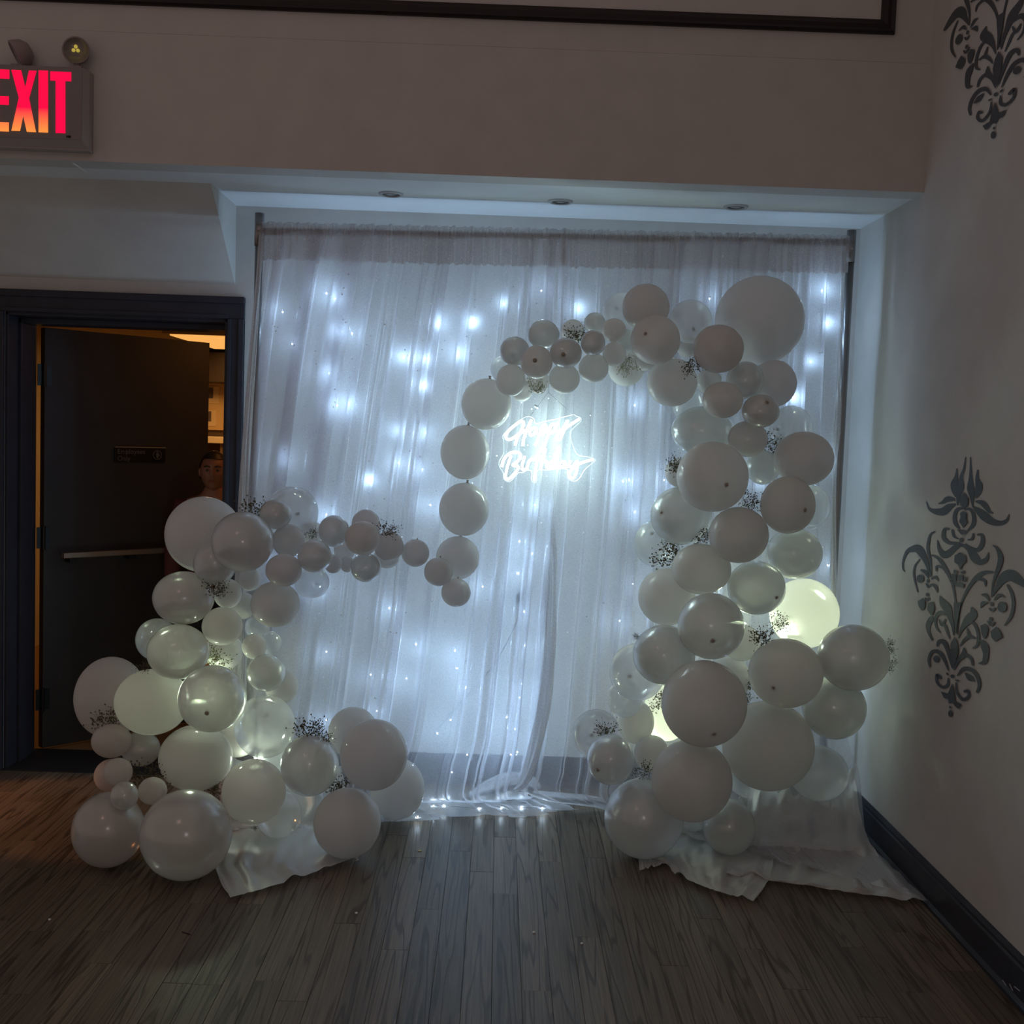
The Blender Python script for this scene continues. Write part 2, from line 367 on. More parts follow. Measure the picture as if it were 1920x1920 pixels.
V = [(0, 0, .92), (0, 0, 1.08), (0, .0, 1.25), (0, 0, 1.38), (0, -.01, 1.46), (0, -.01, 1.52), (.17, 0, 1.37), (.22, .01, 1.12), (.23, -.06, .90), (-.17, 0, 1.37), (-.22, .01, 1.12), (-.23, -.06, .90),
     (.09, 0, .86), (.10, -.01, .48), (.10, .02, .09), (.10, -.13, .04), (-.09, 0, .86), (-.10, -.01, .48), (-.10, .02, .09), (-.10, -.13, .04)]
E_ = [(0, 1), (1, 2), (2, 3), (3, 4), (4, 5), (3, 6), (6, 7), (7, 8), (3, 9), (9, 10), (10, 11), (0, 12), (12, 13), (13, 14), (14, 15), (0, 16), (16, 17), (17, 18), (18, 19)]
Rr = [.13, .12, .13, .10, .055, .055, .06, .045, .03, .06, .045, .03, .09, .06, .04, .035, .09, .06, .04, .035]
sc = lambda L_: [tuple(c*k for c in v) for v in L_]
skin('body', sc(V), E_, [r*k for r in Rr], M_skin, per)
tv = [(0, 0, .82), (0, 0, 1.08), (0, 0, 1.25), (0, 0, 1.38), (.17, 0, 1.37), (.22, .01, 1.12), (-.17, 0, 1.37), (-.22, .01, 1.12), (.23, -.055, .93), (-.23, -.055, .93)]
skin('shirt', sc(tv), [(0, 1), (1, 2), (2, 3), (3, 4), (4, 5), (3, 6), (6, 7), (5, 8), (7, 9)], [r*k*1.14 for r in (.150, .132, .14, .10, .07, .055, .07, .055, .038, .038)], M_shirt, per)
skin('trousers', sc([(0, 0, .95), (.09, 0, .86), (.10, -.01, .48), (.10, .02, .12), (-.09, 0, .86), (-.10, -.01, .48), (-.10, .02, .12)]), [(0, 1), (1, 2), (2, 3), (0, 4), (4, 5), (5, 6)], [r*k for r in (.14, .10, .072, .06, .10, .072, .06)], M_trou, per)
for s in (-1, 1):
    hw = Vector((.23*s, -.06, .90))
    hv = [(hw.x, hw.y, hw.z), (hw.x, hw.y-.03, hw.z-.07)]; he = [(0, 1)]; hr = [.026, .03]
    for f_i, (dx, ln) in enumerate(((-.027, .062), (-.009, .072), (.009, .068), (.026, .055))):
        i0 = len(hv); hv += [(hw.x+dx, hw.y-.035, hw.z-.09), (hw.x+dx*1.1, hw.y-.042, hw.z-.09-ln*.5), (hw.x+dx*1.1, hw.y-.03, hw.z-.09-ln)]; he += [(1, i0), (i0, i0+1), (i0+1, i0+2)]; hr += [.009, .009, .007]
    i0 = len(hv); hv += [(hw.x-.035*s, hw.y-.05, hw.z-.06), (hw.x-.045*s, hw.y-.065, hw.z-.10)]; he += [(1, i0), (i0, i0+1)]; hr += [.011, .009]
    skin('hand', sc(hv), he, [r*k for r in hr], M_skin, per, 1)
hd = Vector((0, -.02, 1.585))*k
bm = bmesh.new(); bmesh.ops.create_uvsphere(bm, u_segments=40, v_segments=30, radius=1)
for v in bm.verts:
    x, y, z = v.co; 
    jaw = 1-.28*max(0, -z)**1.4
    X = x*.078*jaw; Y = y*.095*(1-.1*max(0, -z)); Z = z*.118
    if y < 0:   # face side (looking to -y)
        g = lambda cx, cz, sx, sz: math.exp(-((X-cx)/sx)**2-((Z-cz)/sz)**2)
        Y -= .022*g(0, -.012, .010, .022) + .010*g(0, .012, .008, .02)
        Y += .012*g(.030, .012, .016, .012)+.012*g(-.030, .012, .016, .012)
        Y -= .007*g(0, -.052, .024, .008) + .010*g(0, -.09, .022, .018) + .006*g(0, .045, .05, .012)
        Y -= .004*g(.04, -.02, .018, .02)+.004*g(-.04, -.02, .018, .02)
    v.co = Vector((X, Y, Z))*k + hd
head = link('head', bm, M_skin, per, True)
for s in (-1, 1):
    bm = bmesh.new(); bmesh.ops.create_uvsphere(bm, u_segments=12, v_segments=8, radius=.0105*k)
    for v in bm.verts: v.co += hd+Vector((.029*s, -.076, .012))*k
    link('eye', bm, mat('eye_white', (.16, .12, .10), .3), head, True)
    bm = bmesh.new(); bmesh.ops.create_uvsphere(bm, u_segments=10, v_segments=6, radius=.0052*k)
    for v in bm.verts: v.co = Vector((v.co.x, v.co.y*.5, v.co.z))+hd+Vector((.029*s, -.0855, .012))*k
    link('iris', bm, mat('iris', (.02, .012, .01), .2), head, True)
    bm = bmesh.new(); tube(bm, [hd+Vector((a*s, b, c))*k for a, b, c in ((.014, -.094, .032), (.03, -.094, .038), (.048, -.080, .033))], .0035*k, 6); link('eyebrow', bm, M_hair, head)
    bm = bmesh.new(); bmesh.ops.create_uvsphere(bm, u_segments=12, v_segments=8, radius=1)
    for v in bm.verts: v.co = Vector((v.co.x*.010+s*.078, v.co.y*.018+.005, v.co.z*.030))*k+hd
    link('ear', bm, M_skin, head, True)
bm = bmesh.new(); tube(bm, [hd+Vector(p)*k for p in ((-.024, -.088, -.052), (-.01, -.097, -.050), (0, -.0965, -.052), (.01, -.097, -.050), (.024, -.088, -.052))], .004*k, 6, rf=lambda t: .0045*k*math.sin(PI*(.1+.8*t))); link('lips', bm, mat('lips', (.25, .07, .05), .4), head, True)
bm = bmesh.new(); bmesh.ops.create_uvsphere(bm, u_segments=32, v_segments=24, radius=1)
rr_ = random.Random(4)
for v in bm.verts:
    x, y, z = v.co; v.co = Vector((x*.084, y*.102+.004, z*.122+.004))*(1+rr_.uniform(-.012, .012))*k+hd
bmesh.ops.delete(bm, geom=[v for v in bm.verts if (v.co.z-hd.z) < (.072*k if v.co.y-hd.y < -.045*k else (.01*k if v.co.y-hd.y < .0 else -.05*k))], context='VERTS')
link('hair', bm, M_hair, per, True)

# ---------------------------------------------------------------- EXIT sign with emergency lamps
ye = YH-.085
E0 = onY(-61, 200, ye); E1 = onY(173, 280, YH-.06); F1 = onY(152, 262, ye); FT = onY(100, 124, ye)
xl, xr = onY(-61, 200, YH).x+.02, onY(170, 200, YH-.03).x
zb, zt = onY(60, 277, ye+.03).z, FT.z
ex_s = empty('exit_sign', ((xl+xr)/2, YH, zb)); tag(ex_s, 'lit red EXIT sign with two emergency lamps on the header wall', 'exit sign')
ox, oz = (xl+xr)/2, zb
M_sign = mat('sign_housing', (.34, .30, .28), .5)
fxl, fxr = onY(-42, 200, ye).x-ox, F1.x-ox; fzb, fzt = F1.z-oz, zt-oz
XL, XR2, ZT = xl-ox, xr-ox, zt-oz
bm = bmesh.new()
def frus(bm, a, b):
    """a,b: (x0,x1,z0,z1,y)"""
    A = [bm.verts.new(p) for p in ((a[0], a[4], a[2]), (a[1], a[4], a[2]), (a[1], a[4], a[3]), (a[0], a[4], a[3]))]
    B = [bm.verts.new(p) for p in ((b[0], b[4], b[2]), (b[1], b[4], b[2]), (b[1], b[4], b[3]), (b[0], b[4], b[3]))]
    for i in range(4): j = (i+1) % 4; bm.faces.new((A[i], A[j], B[j], B[i]))
    bm.faces.new(A[::-1]); bm.faces.new(B); bmesh.ops.recalc_face_normals(bm, faces=bm.faces)
frus(bm, (XL, XR2, 0, ZT, 0), (XL, XR2, 0, ZT, -.045)); frus(bm, (XL, XR2, .004, ZT, -.045), (fxl, fxr, fzb, fzt, -.078))
link('housing', bm, M_sign, ex_s)
boxo('face_plate', (fxl, -.082, fzb), (fxr, -.077, fzt), mat('face_plate', (.22, .19, .185), .5), ex_s, .001)
M_red = bpy.data.materials.new('lit_red_letters'); M_red.use_nodes = True; N, L = nodes(M_red); N.clear()
out = N.new('ShaderNodeOutputMaterial'); em = N.new('ShaderNodeEmission'); tc = N.new('ShaderNodeTexCoord'); sx = N.new('ShaderNodeSeparateXYZ'); mr = N.new('ShaderNodeMapRange'); cr = N.new('ShaderNodeValToRGB')
L.new(tc.outputs['Object'], sx.inputs[0]); L.new(sx.outputs[2], mr.inputs[0]); mr.inputs[1].default_value = fzb; mr.inputs[2].default_value = fzt; L.new(mr.outputs[0], cr.inputs[0])
cr.color_ramp.elements[0].position = .10; cr.color_ramp.elements[0].color = (1, .30, .06, 1); cr.color_ramp.elements[1].position = .42; cr.color_ramp.elements[1].color = (1, .005, .06, 1)
L.new(cr.outputs[0], em.inputs[0]); em.inputs[1].default_value = 1.05; L.new(em.outputs[0], out.inputs[0])
M_redp = mat('lit_plain_red_letter', (.02, 0, 0), .5, .2, 0, (1, .002, .065), 1.0)
def letter(polys, mm=None):
    bm = bmesh.new()
    for P in polys:
        prism(bm, [Vector((onY(a, b, ye).x-ox, -.084, onY(a, b, ye).z-oz)) for a, b in P], (0, .004, 0))
    bmesh.ops.recalc_face_normals(bm, faces=bm.faces)
    return link('letter', bm, mm or M_red, ex_s)
sk = .0395  # the sign hangs level: rows tilt by the roll of the camera
def row(P): return [(a, b+sk*(a-56)) for a, b in P]
letter([row(P) for P in ([(-20, 132), (-2, 132), (-2, 248), (-20, 248)], [(-2, 132), (17, 132), (17, 149), (-2, 149)], [(-2, 182), (16, 182), (16, 198), (-2, 198)], [(-2, 231), (16, 231), (16, 248), (-2, 248)])])
letter([row(P) for P in ([(21, 132), (39, 132), (47, 164), (54, 132), (68, 132), (54, 184), (67, 247), (50, 247), (43, 217), (37, 246), (21, 246), (35, 184)],)])
letter([row(P) for P in ([(72, 131), (89.5, 131), (89.5, 247), (72, 247)],)])
letter([row(P) for P in ([(94, 132), (133, 132), (133, 149), (122, 149), (122, 247), (104, 247), (104, 149), (94, 149)],)], M_redp)
bm = bmesh.new()
for a, b in ((.001, .004), (.006, .009), (.013, .0035)): box(bm, (fxr-.055+a, -.0835, fzb+.006), (fxr-.055+a+b, -.081, fzb+.014))
link('maker_mark', bm, M_black, ex_s)
M_head = mat('lamp_head', (.26, .20, .19), .45)
def emergency(px, py, rpx, rot, lens):
    p = onY(px, py, ye+.02); h = empty('emergency_lamp'); h.parent = ex_s; h.location = (p.x-ox, -.05, p.z-oz); h.rotation_euler = rot; r = rpx/FPX*4.2
    bm = bmesh.new(); T = Matrix.Rotation(PI/2, 4, 'X')
    lathe(bm, [(0, -r*1.0), (r*.5, -r*.9), (r*.85, -r*.55), (r, 0), (r*1.02, r*.12), (r*.92, r*.16), (r*.9, r*.05), (0, .0)], 28, M=T); bmesh.ops.recalc_face_normals(bm, faces=bm.faces)
    link('lamp_shell', bm, M_head, h, True)
    bm = bmesh.new(); lathe(bm, [(0, r*.12), (r*.9, r*.1), (r*.9, r*.02)], 28, M=T); link('lens', bm, mat('lens', (.17, .14, .135), .15), h, True)
    if lens:
        for a in (90, 210, 330):
            bm = bmesh.new(); bmesh.ops.create_uvsphere(bm, u_segments=10, v_segments=8, radius=r*.14)
            for v in bm.verts: v.co += Vector((.19*r*math.cos(math.radians(a)), -r*.16, .19*r*math.sin(math.radians(a))+r*.05))
            link('diode', bm, mat('diode', (.8, .65, .1), .3, .5, 0, (1, .8, .15), .30), h, True)
    bm = bmesh.new(); tube(bm, [Vector((p.x-ox, -.04, p.z-oz-r*.95)), Vector((p.x-ox, -.04, ZT-.002))], .011, 10); box(bm, (p.x-ox-.022, -.062, ZT-.002), (p.x-ox+.022, -.012, ZT+.012), .003); link('swivel', bm, M_head, ex_s)
emergency(30, 100, 27, (math.radians(30), 0, math.radians(-68)), False)
emergency(140, 92, 24, (0, 0, math.radians(8)), True)
# small dark smudge strip on the underside of the header recess
p0 = onZ(137, 305, ZC); p1 = onZ(163, 322, ZC)
bm = bmesh.new(); tube(bm, [p0-Vector((0, 0, .002)), p1-Vector((0, 0, .002))], .003, 6); tag(link('tape_strip', bm, mat('pale_tape', (.8, .78, .72), .6), None), 'thin pale strip stuck to the soffit below the EXIT sign', 'tape')

# recessed ceiling lights, unlit
M_ring = mat('light_trim', (.42, .43, .45), .4); M_well = mat('light_well', (.10, .105, .11), .5)
for (px, py, ds) in ((733, 363, 'left'), (1051, 377, 'middle'), (1380, 387, 'right')):
    c = onZ(px, py, ZC); t = empty('recessed_light', (c.x, c.y, ZC)); tag(t, 'round unlit recessed light, %s of the three in the niche ceiling' % ds, 'ceiling light', 'recessed lights in the niche ceiling')
    bm = bmesh.new(); lathe(bm, [(.036, .0), (.036, -.006), (.044, -.008), (.05, -.004), (.051, 0)], 36); link('trim_ring', bm, M_ring, t, True)
    bm = bmesh.new(); lathe(bm, [(.036, -.004), (.032, -.001), (.0, -.001)], 36); link('well', bm, M_well, t, True)
    bm = bmesh.new(); lathe(bm, [(0.0, -.006), (.018, -.005), (.024, -.001)], 24); link('bulb', bm, M_ring, t, True)

# ---------------------------------------------------------------- damask stencils painted on the right wall
T_ = [[(555,65,4),(545,140,9),(525,200,14),(520,270,28),(505,330,18),(500,395,5)],[(588,65,4),(590,140,8),(590,210,15),(590,280,28),(600,340,18),(603,405,5)],
[(495,145,5),(490,200,14),(475,250,26),(480,300,22),(485,335,6)],[(640,155,6),(635,210,14),(648,260,28),(640,310,24),(628,345,6)],
[(370,385,5),(400,375,14),(430,355,22),(470,355,14),(482,365,4)],[(625,370,6),(670,380,20),(700,410,20),(720,440,12),(745,450,5)],
[(285,372,4),(305,420,10),(350,440,22),(400,440,30),(440,410,26),(482,390,8)],[(612,408,8),(650,440,26),(690,475,34),(740,510,26),(800,520,18),(840,500,12),(857,460,4)],
[(545,415,6),(500,425,14),(480,470,15),(485,520,16),(510,555,8)],[(550,425,6),(590,425,12),(612,470,15),(608,530,16),(575,568,8)],
[(440,560,8),(410,565,13),(405,620,17),(440,655,14),(490,660,11),(515,655,4)],[(640,600,8),(670,605,13),(672,660,18),(640,705,16),(590,690,11),(555,662,4)],
[(465,570,10),(475,610,10),(505,628,4)],[(610,595,8),(600,630,10),(570,635,4)],
[(362,640,4),(375,700,15),(410,740,27),(450,720,24),(490,685,20),(530,672,12),(580,700,20),(620,760,33),(660,790,22),(700,770,16),(715,725,4)],
[(135,855,5),(122,830,6),(125,780,8),(150,720,14),(190,700,24),(230,700,32),(265,750,24),(290,810,14),(312,890,4)],
[(340,580,6),(312,600,8),(300,650,12),(295,700,11),(312,780,10),(318,885,4)],[(240,770,5),(205,820,7),(200,890,8),(225,995,5)],
[(250,845,8),(280,860,14),(298,900,4)],[(325,905,8),(350,895,12),(368,920,4)],[(325,945,8),(350,960,14),(362,1000,4)],[(285,940,6),(300,962,9),(318,945,6)],
[(280,1040,7),(292,1052,9),(308,1042,7)],[(320,1180,20),(300,1220,20),(300,1270,12),(325,1325,8)],
[(325,742,6),(370,765,12),(410,820,14),(445,890,12),(470,960,9),(485,1050,7),(495,1150,6),(485,1280,4)],[(355,850,6),(360,820,11),(400,830,9),(425,870,4)],
[(745,860,8),(690,862,14),(640,890,18),(590,950,14),(555,1010,10),(530,1070,7),(510,1150,7),(500,1290,4)],[(695,955,5),(690,920,11),(650,905,12),(620,920,5)],
[(380,1025,4),(400,1070,26),(430,1110,32),(450,1170,20),(468,1230,12),(475,1295,4)],[(380,1275,6),(355,1240,8),(350,1180,11),(380,1140,16),(430,1150,12)],
[(600,1105,6),(610,1150,32),(575,1190,32),(545,1230,20),(525,1270,10),(508,1315,4)],[(610,1385,6),(640,1360,11),(645,1290,12),(620,1220,12),(580,1200,10)],
[(375,1190,6),(390,1220,12),(415,1230,10),(430,1270,10),(448,1320,4)],[(420,1185,5),(405,1215,9)],
[(520,1370,4),(550,1330,12),(585,1305,14),(620,1315,8)],[(570,1250,5),(580,1290,12)],
[(750,675,5),(780,700,12),(800,760,20),(790,820,18),(760,900,11),(745,960,7),(738,1030,4)],[(742,1025,5),(780,960,18),(820,900,36),(870,880,42),(920,910,34),(975,955,16)],
[(850,950,8),(880,1010,12),(890,1080,12),(875,1160,12),(830,1228,5)],[(760,1050,6),(790,1020,14),(825,1030,6)],[(670,1015,4),(700,1020,14),(722,1055,5)],
[(665,1105,4),(680,1075,16),(712,1070,5)],[(725,1110,6),(745,1125,11),(765,1108,6)],[(715,1200,8),(738,1225,11),(760,1205,6)],
[(665,1330,8),(690,1370,28),(700,1420,22),(690,1480,18),(655,1490,6)],
[(362,1370,6),(375,1340,13),(410,1345,18),(435,1400,14),(465,1520,4)],[(312,1510,8),(305,1460,10),(330,1410,13),(380,1415,15),(415,1470,12),(440,1540,4)],
[(550,1385,6),(545,1430,20),(510,1470,13),(480,1535,4)],[(608,1500,8),(600,1460,11),(565,1435,14),(530,1450,10)],
[(385,1590,12),(362,1570,11),(362,1620,9),(400,1655,11),(435,1640,11),(440,1595,5)],[(505,1575,5),(545,1530,14),(600,1535,16),(640,1580,14),(655,1640,12),(640,1688,9)],
[(560,1560,6),(590,1590,22),(620,1612,5)],[(495,1625,5),(500,1690,9),(540,1740,12),(580,1720,11),(578,1680,9),(555,1685,11)]]
P_ = [[(550,305),(580,350),(575,400),(550,418),(522,395),(520,350)],[(545,436),(568,452),(565,490),(575,520),(560,530),(545,555),(530,530),(515,510),(526,480),(522,452)],
[(500,562),(575,572),(560,600),(530,600)],[(520,722),(560,745),(565,790),(540,810),(525,850),(510,810),(482,790),(485,745)],[(480,840),(510,857),(500,870),(475,865)],[(525,857),(550,848),(558,870),(535,872)],
[(465,870),(498,874),(495,922),(462,913)],[(506,877),(543,880),(540,922),(503,920)],[(550,890),(570,893),(565,930),(547,926)],[(476,922),(553,938),(547,970),(470,950)],
[(230,1060),(268,1037),(283,1070),(278,1110),(255,1125),(235,1095)],[(300,1070),(335,1065),(347,1110),(335,1150),(320,1160),(295,1120)],[(480,1065),(530,1070),(510,1180),(493,1290),(480,1180)],
[(665,1230),(700,1215),(720,1250),(710,1300),(690,1325),(670,1280)],[(735,1270),(775,1235),(800,1265),(818,1310),(790,1325),(765,1340),(740,1310)],
[(487,1305),(505,1350),(512,1410),(495,1480),(472,1535),(455,1450),(458,1350)],[(428,1552),(447,1562),(443,1577),(427,1567)],[(492,1600),(517,1606),(514,1618),(490,1611)],
[(470,1625),(485,1700),(490,1750),(535,1775),(510,1805),(490,1790),(470,1760),(445,1770),(440,1740),(410,1730),(390,1685),(440,1700)]]
L_ = [(532,637,13,17),(247,905,25,30),(300,920,8,14),(295,1015,9,14),(815,1100,32,38),(742,1080,11,16),(736,1185,12,16),(360,1460,22,24),(470,1580,14,13),(455,1795,8,9),(456,1838,15,24)]
def stencil(name, mirror, dz, dy0):
    bm = bmesh.new()
    def wp(a, b):
        p = onX(1660+a/3.692, 840+b/3.692, XR-.0015); y, z = p.y, p.z
        if mirror: y = 3.660-(y-3.727); z += dz
        return Vector((XR-.0012-lay[0]*1.5e-5, y, z))
    polys = []; lay = [0]
    for s in T_:
        lay[0] += 3
        c = catmull([tuple(map(float, q_)) for q_ in s], 5); Lf, Rt = [], []
        for i, (a, b, w) in enumerate(c):
            a0 = c[max(0, i-1)]; a1 = c[min(len(c)-1, i+1)]; dx, dy = a1[0]-a0[0], a1[1]-a0[1]; n = math.hypot(dx, dy) or 1
            w *= .92; Lf.append((a-dy/n*w, b+dx/n*w)); Rt.append((a+dy/n*w, b-dx/n*w))
        for i in range(len(c)-1):
            vs = [bm.verts.new(wp(*q_)) for q_ in (Lf[i], Lf[i+1], Rt[i+1], Rt[i])]; bm.faces.new(vs)
        for (cx, cy, w) in (c[0], c[-1]):
            lay[0] += .5
            vs = [bm.verts.new(wp(cx+w*.9*math.cos(t*PI/4), cy+w*.9*math.sin(t*PI/4))) for t in range(8)]; bm.faces.new(vs)
    for P in P_:
        lay[0] += 2; bm.faces.new([bm.verts.new(wp(*q_)) for q_ in P])
    for (cx, cy, rx, ry) in L_: bm.faces.new([bm.verts.new(wp(cx+rx*math.cos(t*PI/7), cy+ry*math.sin(t*PI/7))) for t in range(14)])
    return link(name, bm, M_stencil, bpy.data.objects['wall_right'])
stencil('damask_stencil', False, 0, 0)['label'] = 'grey damask flourish stencilled on the wall at eye height'
stencil('damask_stencil', True, 1.895, 0)['label'] = 'grey damask flourish stencilled high on the wall, cut off by the picture edge'
# scuffs on the baseboard
bm = bmesh.new()
for (a, b, c, d) in ((1880, 1838, 1888, 1850), (1893, 1845, 1899, 1858), (1902, 1850, 1912, 1858)):
    p = onX(a, b, XR-.0185); q_ = onX(c, d, XR-.0185); tube(bm, [p, q_], .0016, 5)
o = link('scuff_marks', bm, mat('scuff', (.35, .33, .33), .7), bpy.data.objects['baseboard_right'])
o['kind'] = 'stuff'
# wall outlet with its plug and cord behind the sheer curtain
p = onY(975, 1128, YB)
ot = empty('wall_outlet', (p.x, YB, p.z)); tag(ot, 'white wall outlet with a dark plug seen through the sheer curtain', 'outlet')
boxo('cover_plate', (-.035, -.006, -.057), (.035, 0, .057), mat('outlet_plate', (.45, .45, .45), .4), ot, .002)
for z in (-.02, .02): boxo('socket', (-.016, -.009, z-.014), (.016, -.005, z+.014), M_ring, ot, .002)
boxo('plug', (-.018, -.045, .004), (.018, -.008, .036), M_black, ot, .004)
bm = bmesh.new(); tube(bm, catmull([tuple(p+Vector(d_)) for d_ in ((0, -.045, .01), (-.02, -.06, -.10), (-.12, -.03, -.3), (-.3, -.03, -.52), (-.36, -.03, -.60))], 8), .0025, 6)
tag(link('power_cord', bm, mat('grey_cord', (.12, .12, .13), .5), None, True), 'thin dark cord running down the wall behind the sheer curtain', 'cord')

# ---------------------------------------------------------------- backdrop stand
YC = 4.68
M_pole = mat('dull_aluminium', (.32, .31, .31), .35, .5, .85)
st = empty('backdrop_stand', (.2, YC, 0)); tag(st, 'metal pipe stand with two upright poles holding up the sheer curtain', 'stand')
for px_, pyt in ((487, 400), (1597, 432)):
    p = onY(px_, pyt, YC); X = p.x-.2
    bm = bmesh.new(); tube(bm, [(X, 0, .01), (X, 0, p.z-.12)], .017, 16); link('pole', bm, M_pole, st, True)
    bm = bmesh.new(); tube(bm, [(X, 0, p.z-.13), (X, 0, p.z)], .0195, 16); tube(bm, [(X, -.02, p.z-.075), (X, -.027, p.z-.075)], .005, 8); tube(bm, [(X, -.02, p.z-.045), (X, -.027, p.z-.045)], .004, 8); link('pole_top', bm, M_pole, st, True)
    xs_ = -.09 if X > 0 else .09; bm = bmesh.new(); box(bm, (X+xs_-.13, -.15, 0), (X+xs_+.13, .15, .008), .002); link('base_plate', bm, M_pole, st)
zL = onY(490, 434, YC).z; zR = onY(1590, 455, YC).z
bm = bmesh.new(); tube(bm, [(onY(487, 430, YC).x-.2, 0, zL), (onY(1597, 455, YC).x-.2, 0, zR)], .015, 12); link('crossbar', bm, M_pole, st, True)

# ---------------------------------------------------------------- sheer curtain, two panels
def rowpt(t):
    px, py, Y = t
    return onZ(px, py, .012) if Y is None else onY(px, py, Y)
def drape(name, rows, nfold, seed, label, warp, nu=760, edge=.35, m=None, fold_amp=.022, over=.98, hem_floor=.004):
    """rows: list of (v, left point, right point); folds run from top to bottom and double over themselves"""
    rg = random.Random(seed)
    Lp = [rowpt(r[1]) for r in rows]; Rp = [rowpt(r[2]) for r in rows]
    Lc = catmull([tuple(p) for p in Lp], 7); Rc = catmull([tuple(p) for p in Rp], 7)
    # fold table: irregular spacing, width and depth
    pos = []; x = 0
    while x < 1: 
        w = rg.choice([.35, .5, .7, 1, 1.5, 2.3])/nfold; pos.append((x+w/2, w, rg.uniform(.35, 1.2)*(1 if rg.random() < .72 else .22))); x += w
    tot = pos[-1][0]+pos[-1][1]/2; pos = [(a/tot, b/tot, c) for a, b, c in pos]
    bm = bmesh.new(); G = []
    n = len(Lc)
    ph1, ph2 = rg.uniform(0, 6), rg.uniform(0, 6)
    for j in range(n):
        v = j/(n-1); L0, R0 = Vector(Lc[j]), Vector(Rc[j]); wd = (R0-L0).length; row = []
        for i in range(nu+1):
            u = i/nu
            uu = u + .006*math.sin(3*v+9*u+ph1)*math.sin(PI*u)
            dx = dy = 0
            for (c, w, a) in pos:
                t = (uu-c)/w
                if -.5 <= t <= .5:
                    t += .5; env = math.sin(PI*t)**2
                    dx = -a*over*w*math.sin(2*PI*t)*env*1.15; dy = a*math.sin(PI*t)**2*math.sin(2*PI*t+1.1)*1.0
                    break
            top = min(1, v/.07); lo = 1.0+.5*v
            fa = fold_amp*(.35+.65*top)*lo
            p = L0.lerp(R0, u**(1+warp*min(1, v*1.6)) if warp > 0 else 1-(1-u)**(1-warp*min(1, v*1.6))); d = (R0-L0).normalized()
            spread = .55+.45*top if v < .07 else 1.0
            p = p + d*(dx*wd*spread)
            z0 = p.z
            if z0 > .10: p.y += dy*fa + .012*math.sin(7*u+4*v+ph2)
            else:
                k_ = max(0, z0/.10); p.y += dy*fa*(.3+.7*k_) + .012*math.sin(7*u+4*v+ph2)*k_ + (1-k_)*(.018*math.sin(23*u+ph1)+.012*math.sin(51*u+ph2))
                p.z = max(hem_floor, z0*k_+.010+(1-k_)*(.012+.016*max(0, dy)+.010*math.sin(17*u+j*1.3+ph1)**2))
            if v < .03: p.z += .0015*math.sin(300*u)+.0015*math.sin(171*u)-.004
            row.append(bm.verts.new(p))
        G.append(row)
    for j in range(n-1):
        for i in range(nu): bm.faces.new((G[j][i], G[j][i+1], G[j+1][i+1], G[j+1][i]))
    o = link(name, bm, m or M_sheer, None, True)
    return o
Lrows = [(0, (489, 424, YC), (1062, 438, YC)), (0, (486, 500, YC), (1062, 500, YC)), (0, (468, 700, YC), (1055, 700, YC)), (0, (452, 930, YC), (1040, 930, YC)), (0, (438, 1200, 4.67), (1018, 1200, 4.66)),
         (0, (430, 1370, 4.66), (1004, 1380, 4.64)), (0, (424, 1440, 4.65), (992, 1450, 4.62)), (0, (424, 1500, 4.62), (985, 1488, 4.61)), (0, (430, 1538, None), (1010, 1500, None)), (0, (440, 1560, None), (1080, 1527, None))]
Rrows = [(0, (1054, 438, YC-.005), (1590, 450, YC)), (0, (1052, 500, YC-.005), (1584, 500, YC)), (0, (1046, 700, YC-.005), (1574, 700, YC)), (0, (1036, 930, YC-.01), (1566, 930, YC)), (0, (1012, 1200, 4.66), (1572, 1180, 4.64)),
         (0, (996, 1380, 4.62), (1588, 1370, 4.56)), (0, (985, 1440, 4.60), (1610, 1450, 4.50)), (0, (990, 1488, 4.58), (1622, 1555, 4.36)), (0, (1150, 1517, None), (1652, 1612, None)), (0, (1215, 1550, None), (1740, 1697, None))]
cl = drape('sheer_curtain', Lrows, 25, 11, '', .62); tag(cl, 'left half of the sheer white sparkling curtain backdrop, hanging to the floor', 'curtain', 'sheer backdrop curtains')
cr_ = drape('sheer_curtain', Rrows, 25, 5, '', .12); tag(cr_, 'right half of the sheer white curtain backdrop, flaring out over the floor', 'curtain', 'sheer backdrop curtains')
# rod pocket: second layer of the same cloth along the top of each half
M_pock = thin_mat('pocket_fabric', (.60, .55, .54), .70, .45, .0, .5, .14, 260)
def pocket(par, xa, xb, ya, yb, seed):
    rg = random.Random(seed); bm = bmesh.new(); n = 420; G = []
    A = onY(xa, ya, YC); B = onY(xb, yb, YC); ph = [rg.uniform(0, 6) for _ in range(4)]
    prof = [(.020, .012), (.000, .018), (-.020, .010), (-.024, -.02), (-.022, -.045), (-.020, -.075), (-.021, -.110), (-.020, -.138)]
    for i in range(n+1):
        u = i/n; p = A.lerp(B, u); g = .004*math.sin(u*210+ph[0])+.003*math.sin(u*333+ph[1])+.003*math.sin(u*97+ph[2])
        G.append([bm.verts.new(p+Vector((.3*g, dy-g*(1 if k_ > 1 else .3), dz+g*.6))) for k_, (dy, dz) in enumerate(prof)])
    for a, b in zip(G, G[1:]):
        for k_ in range(len(prof)-1): bm.faces.new((a[k_], b[k_], b[k_+1], a[k_+1]))
    return link('rod_pocket', bm, M_pock, par, True)
pocket(cl, 489, 1062, 424, 438, 1); pocket(cr_, 1054, 1590, 438, 450, 2)
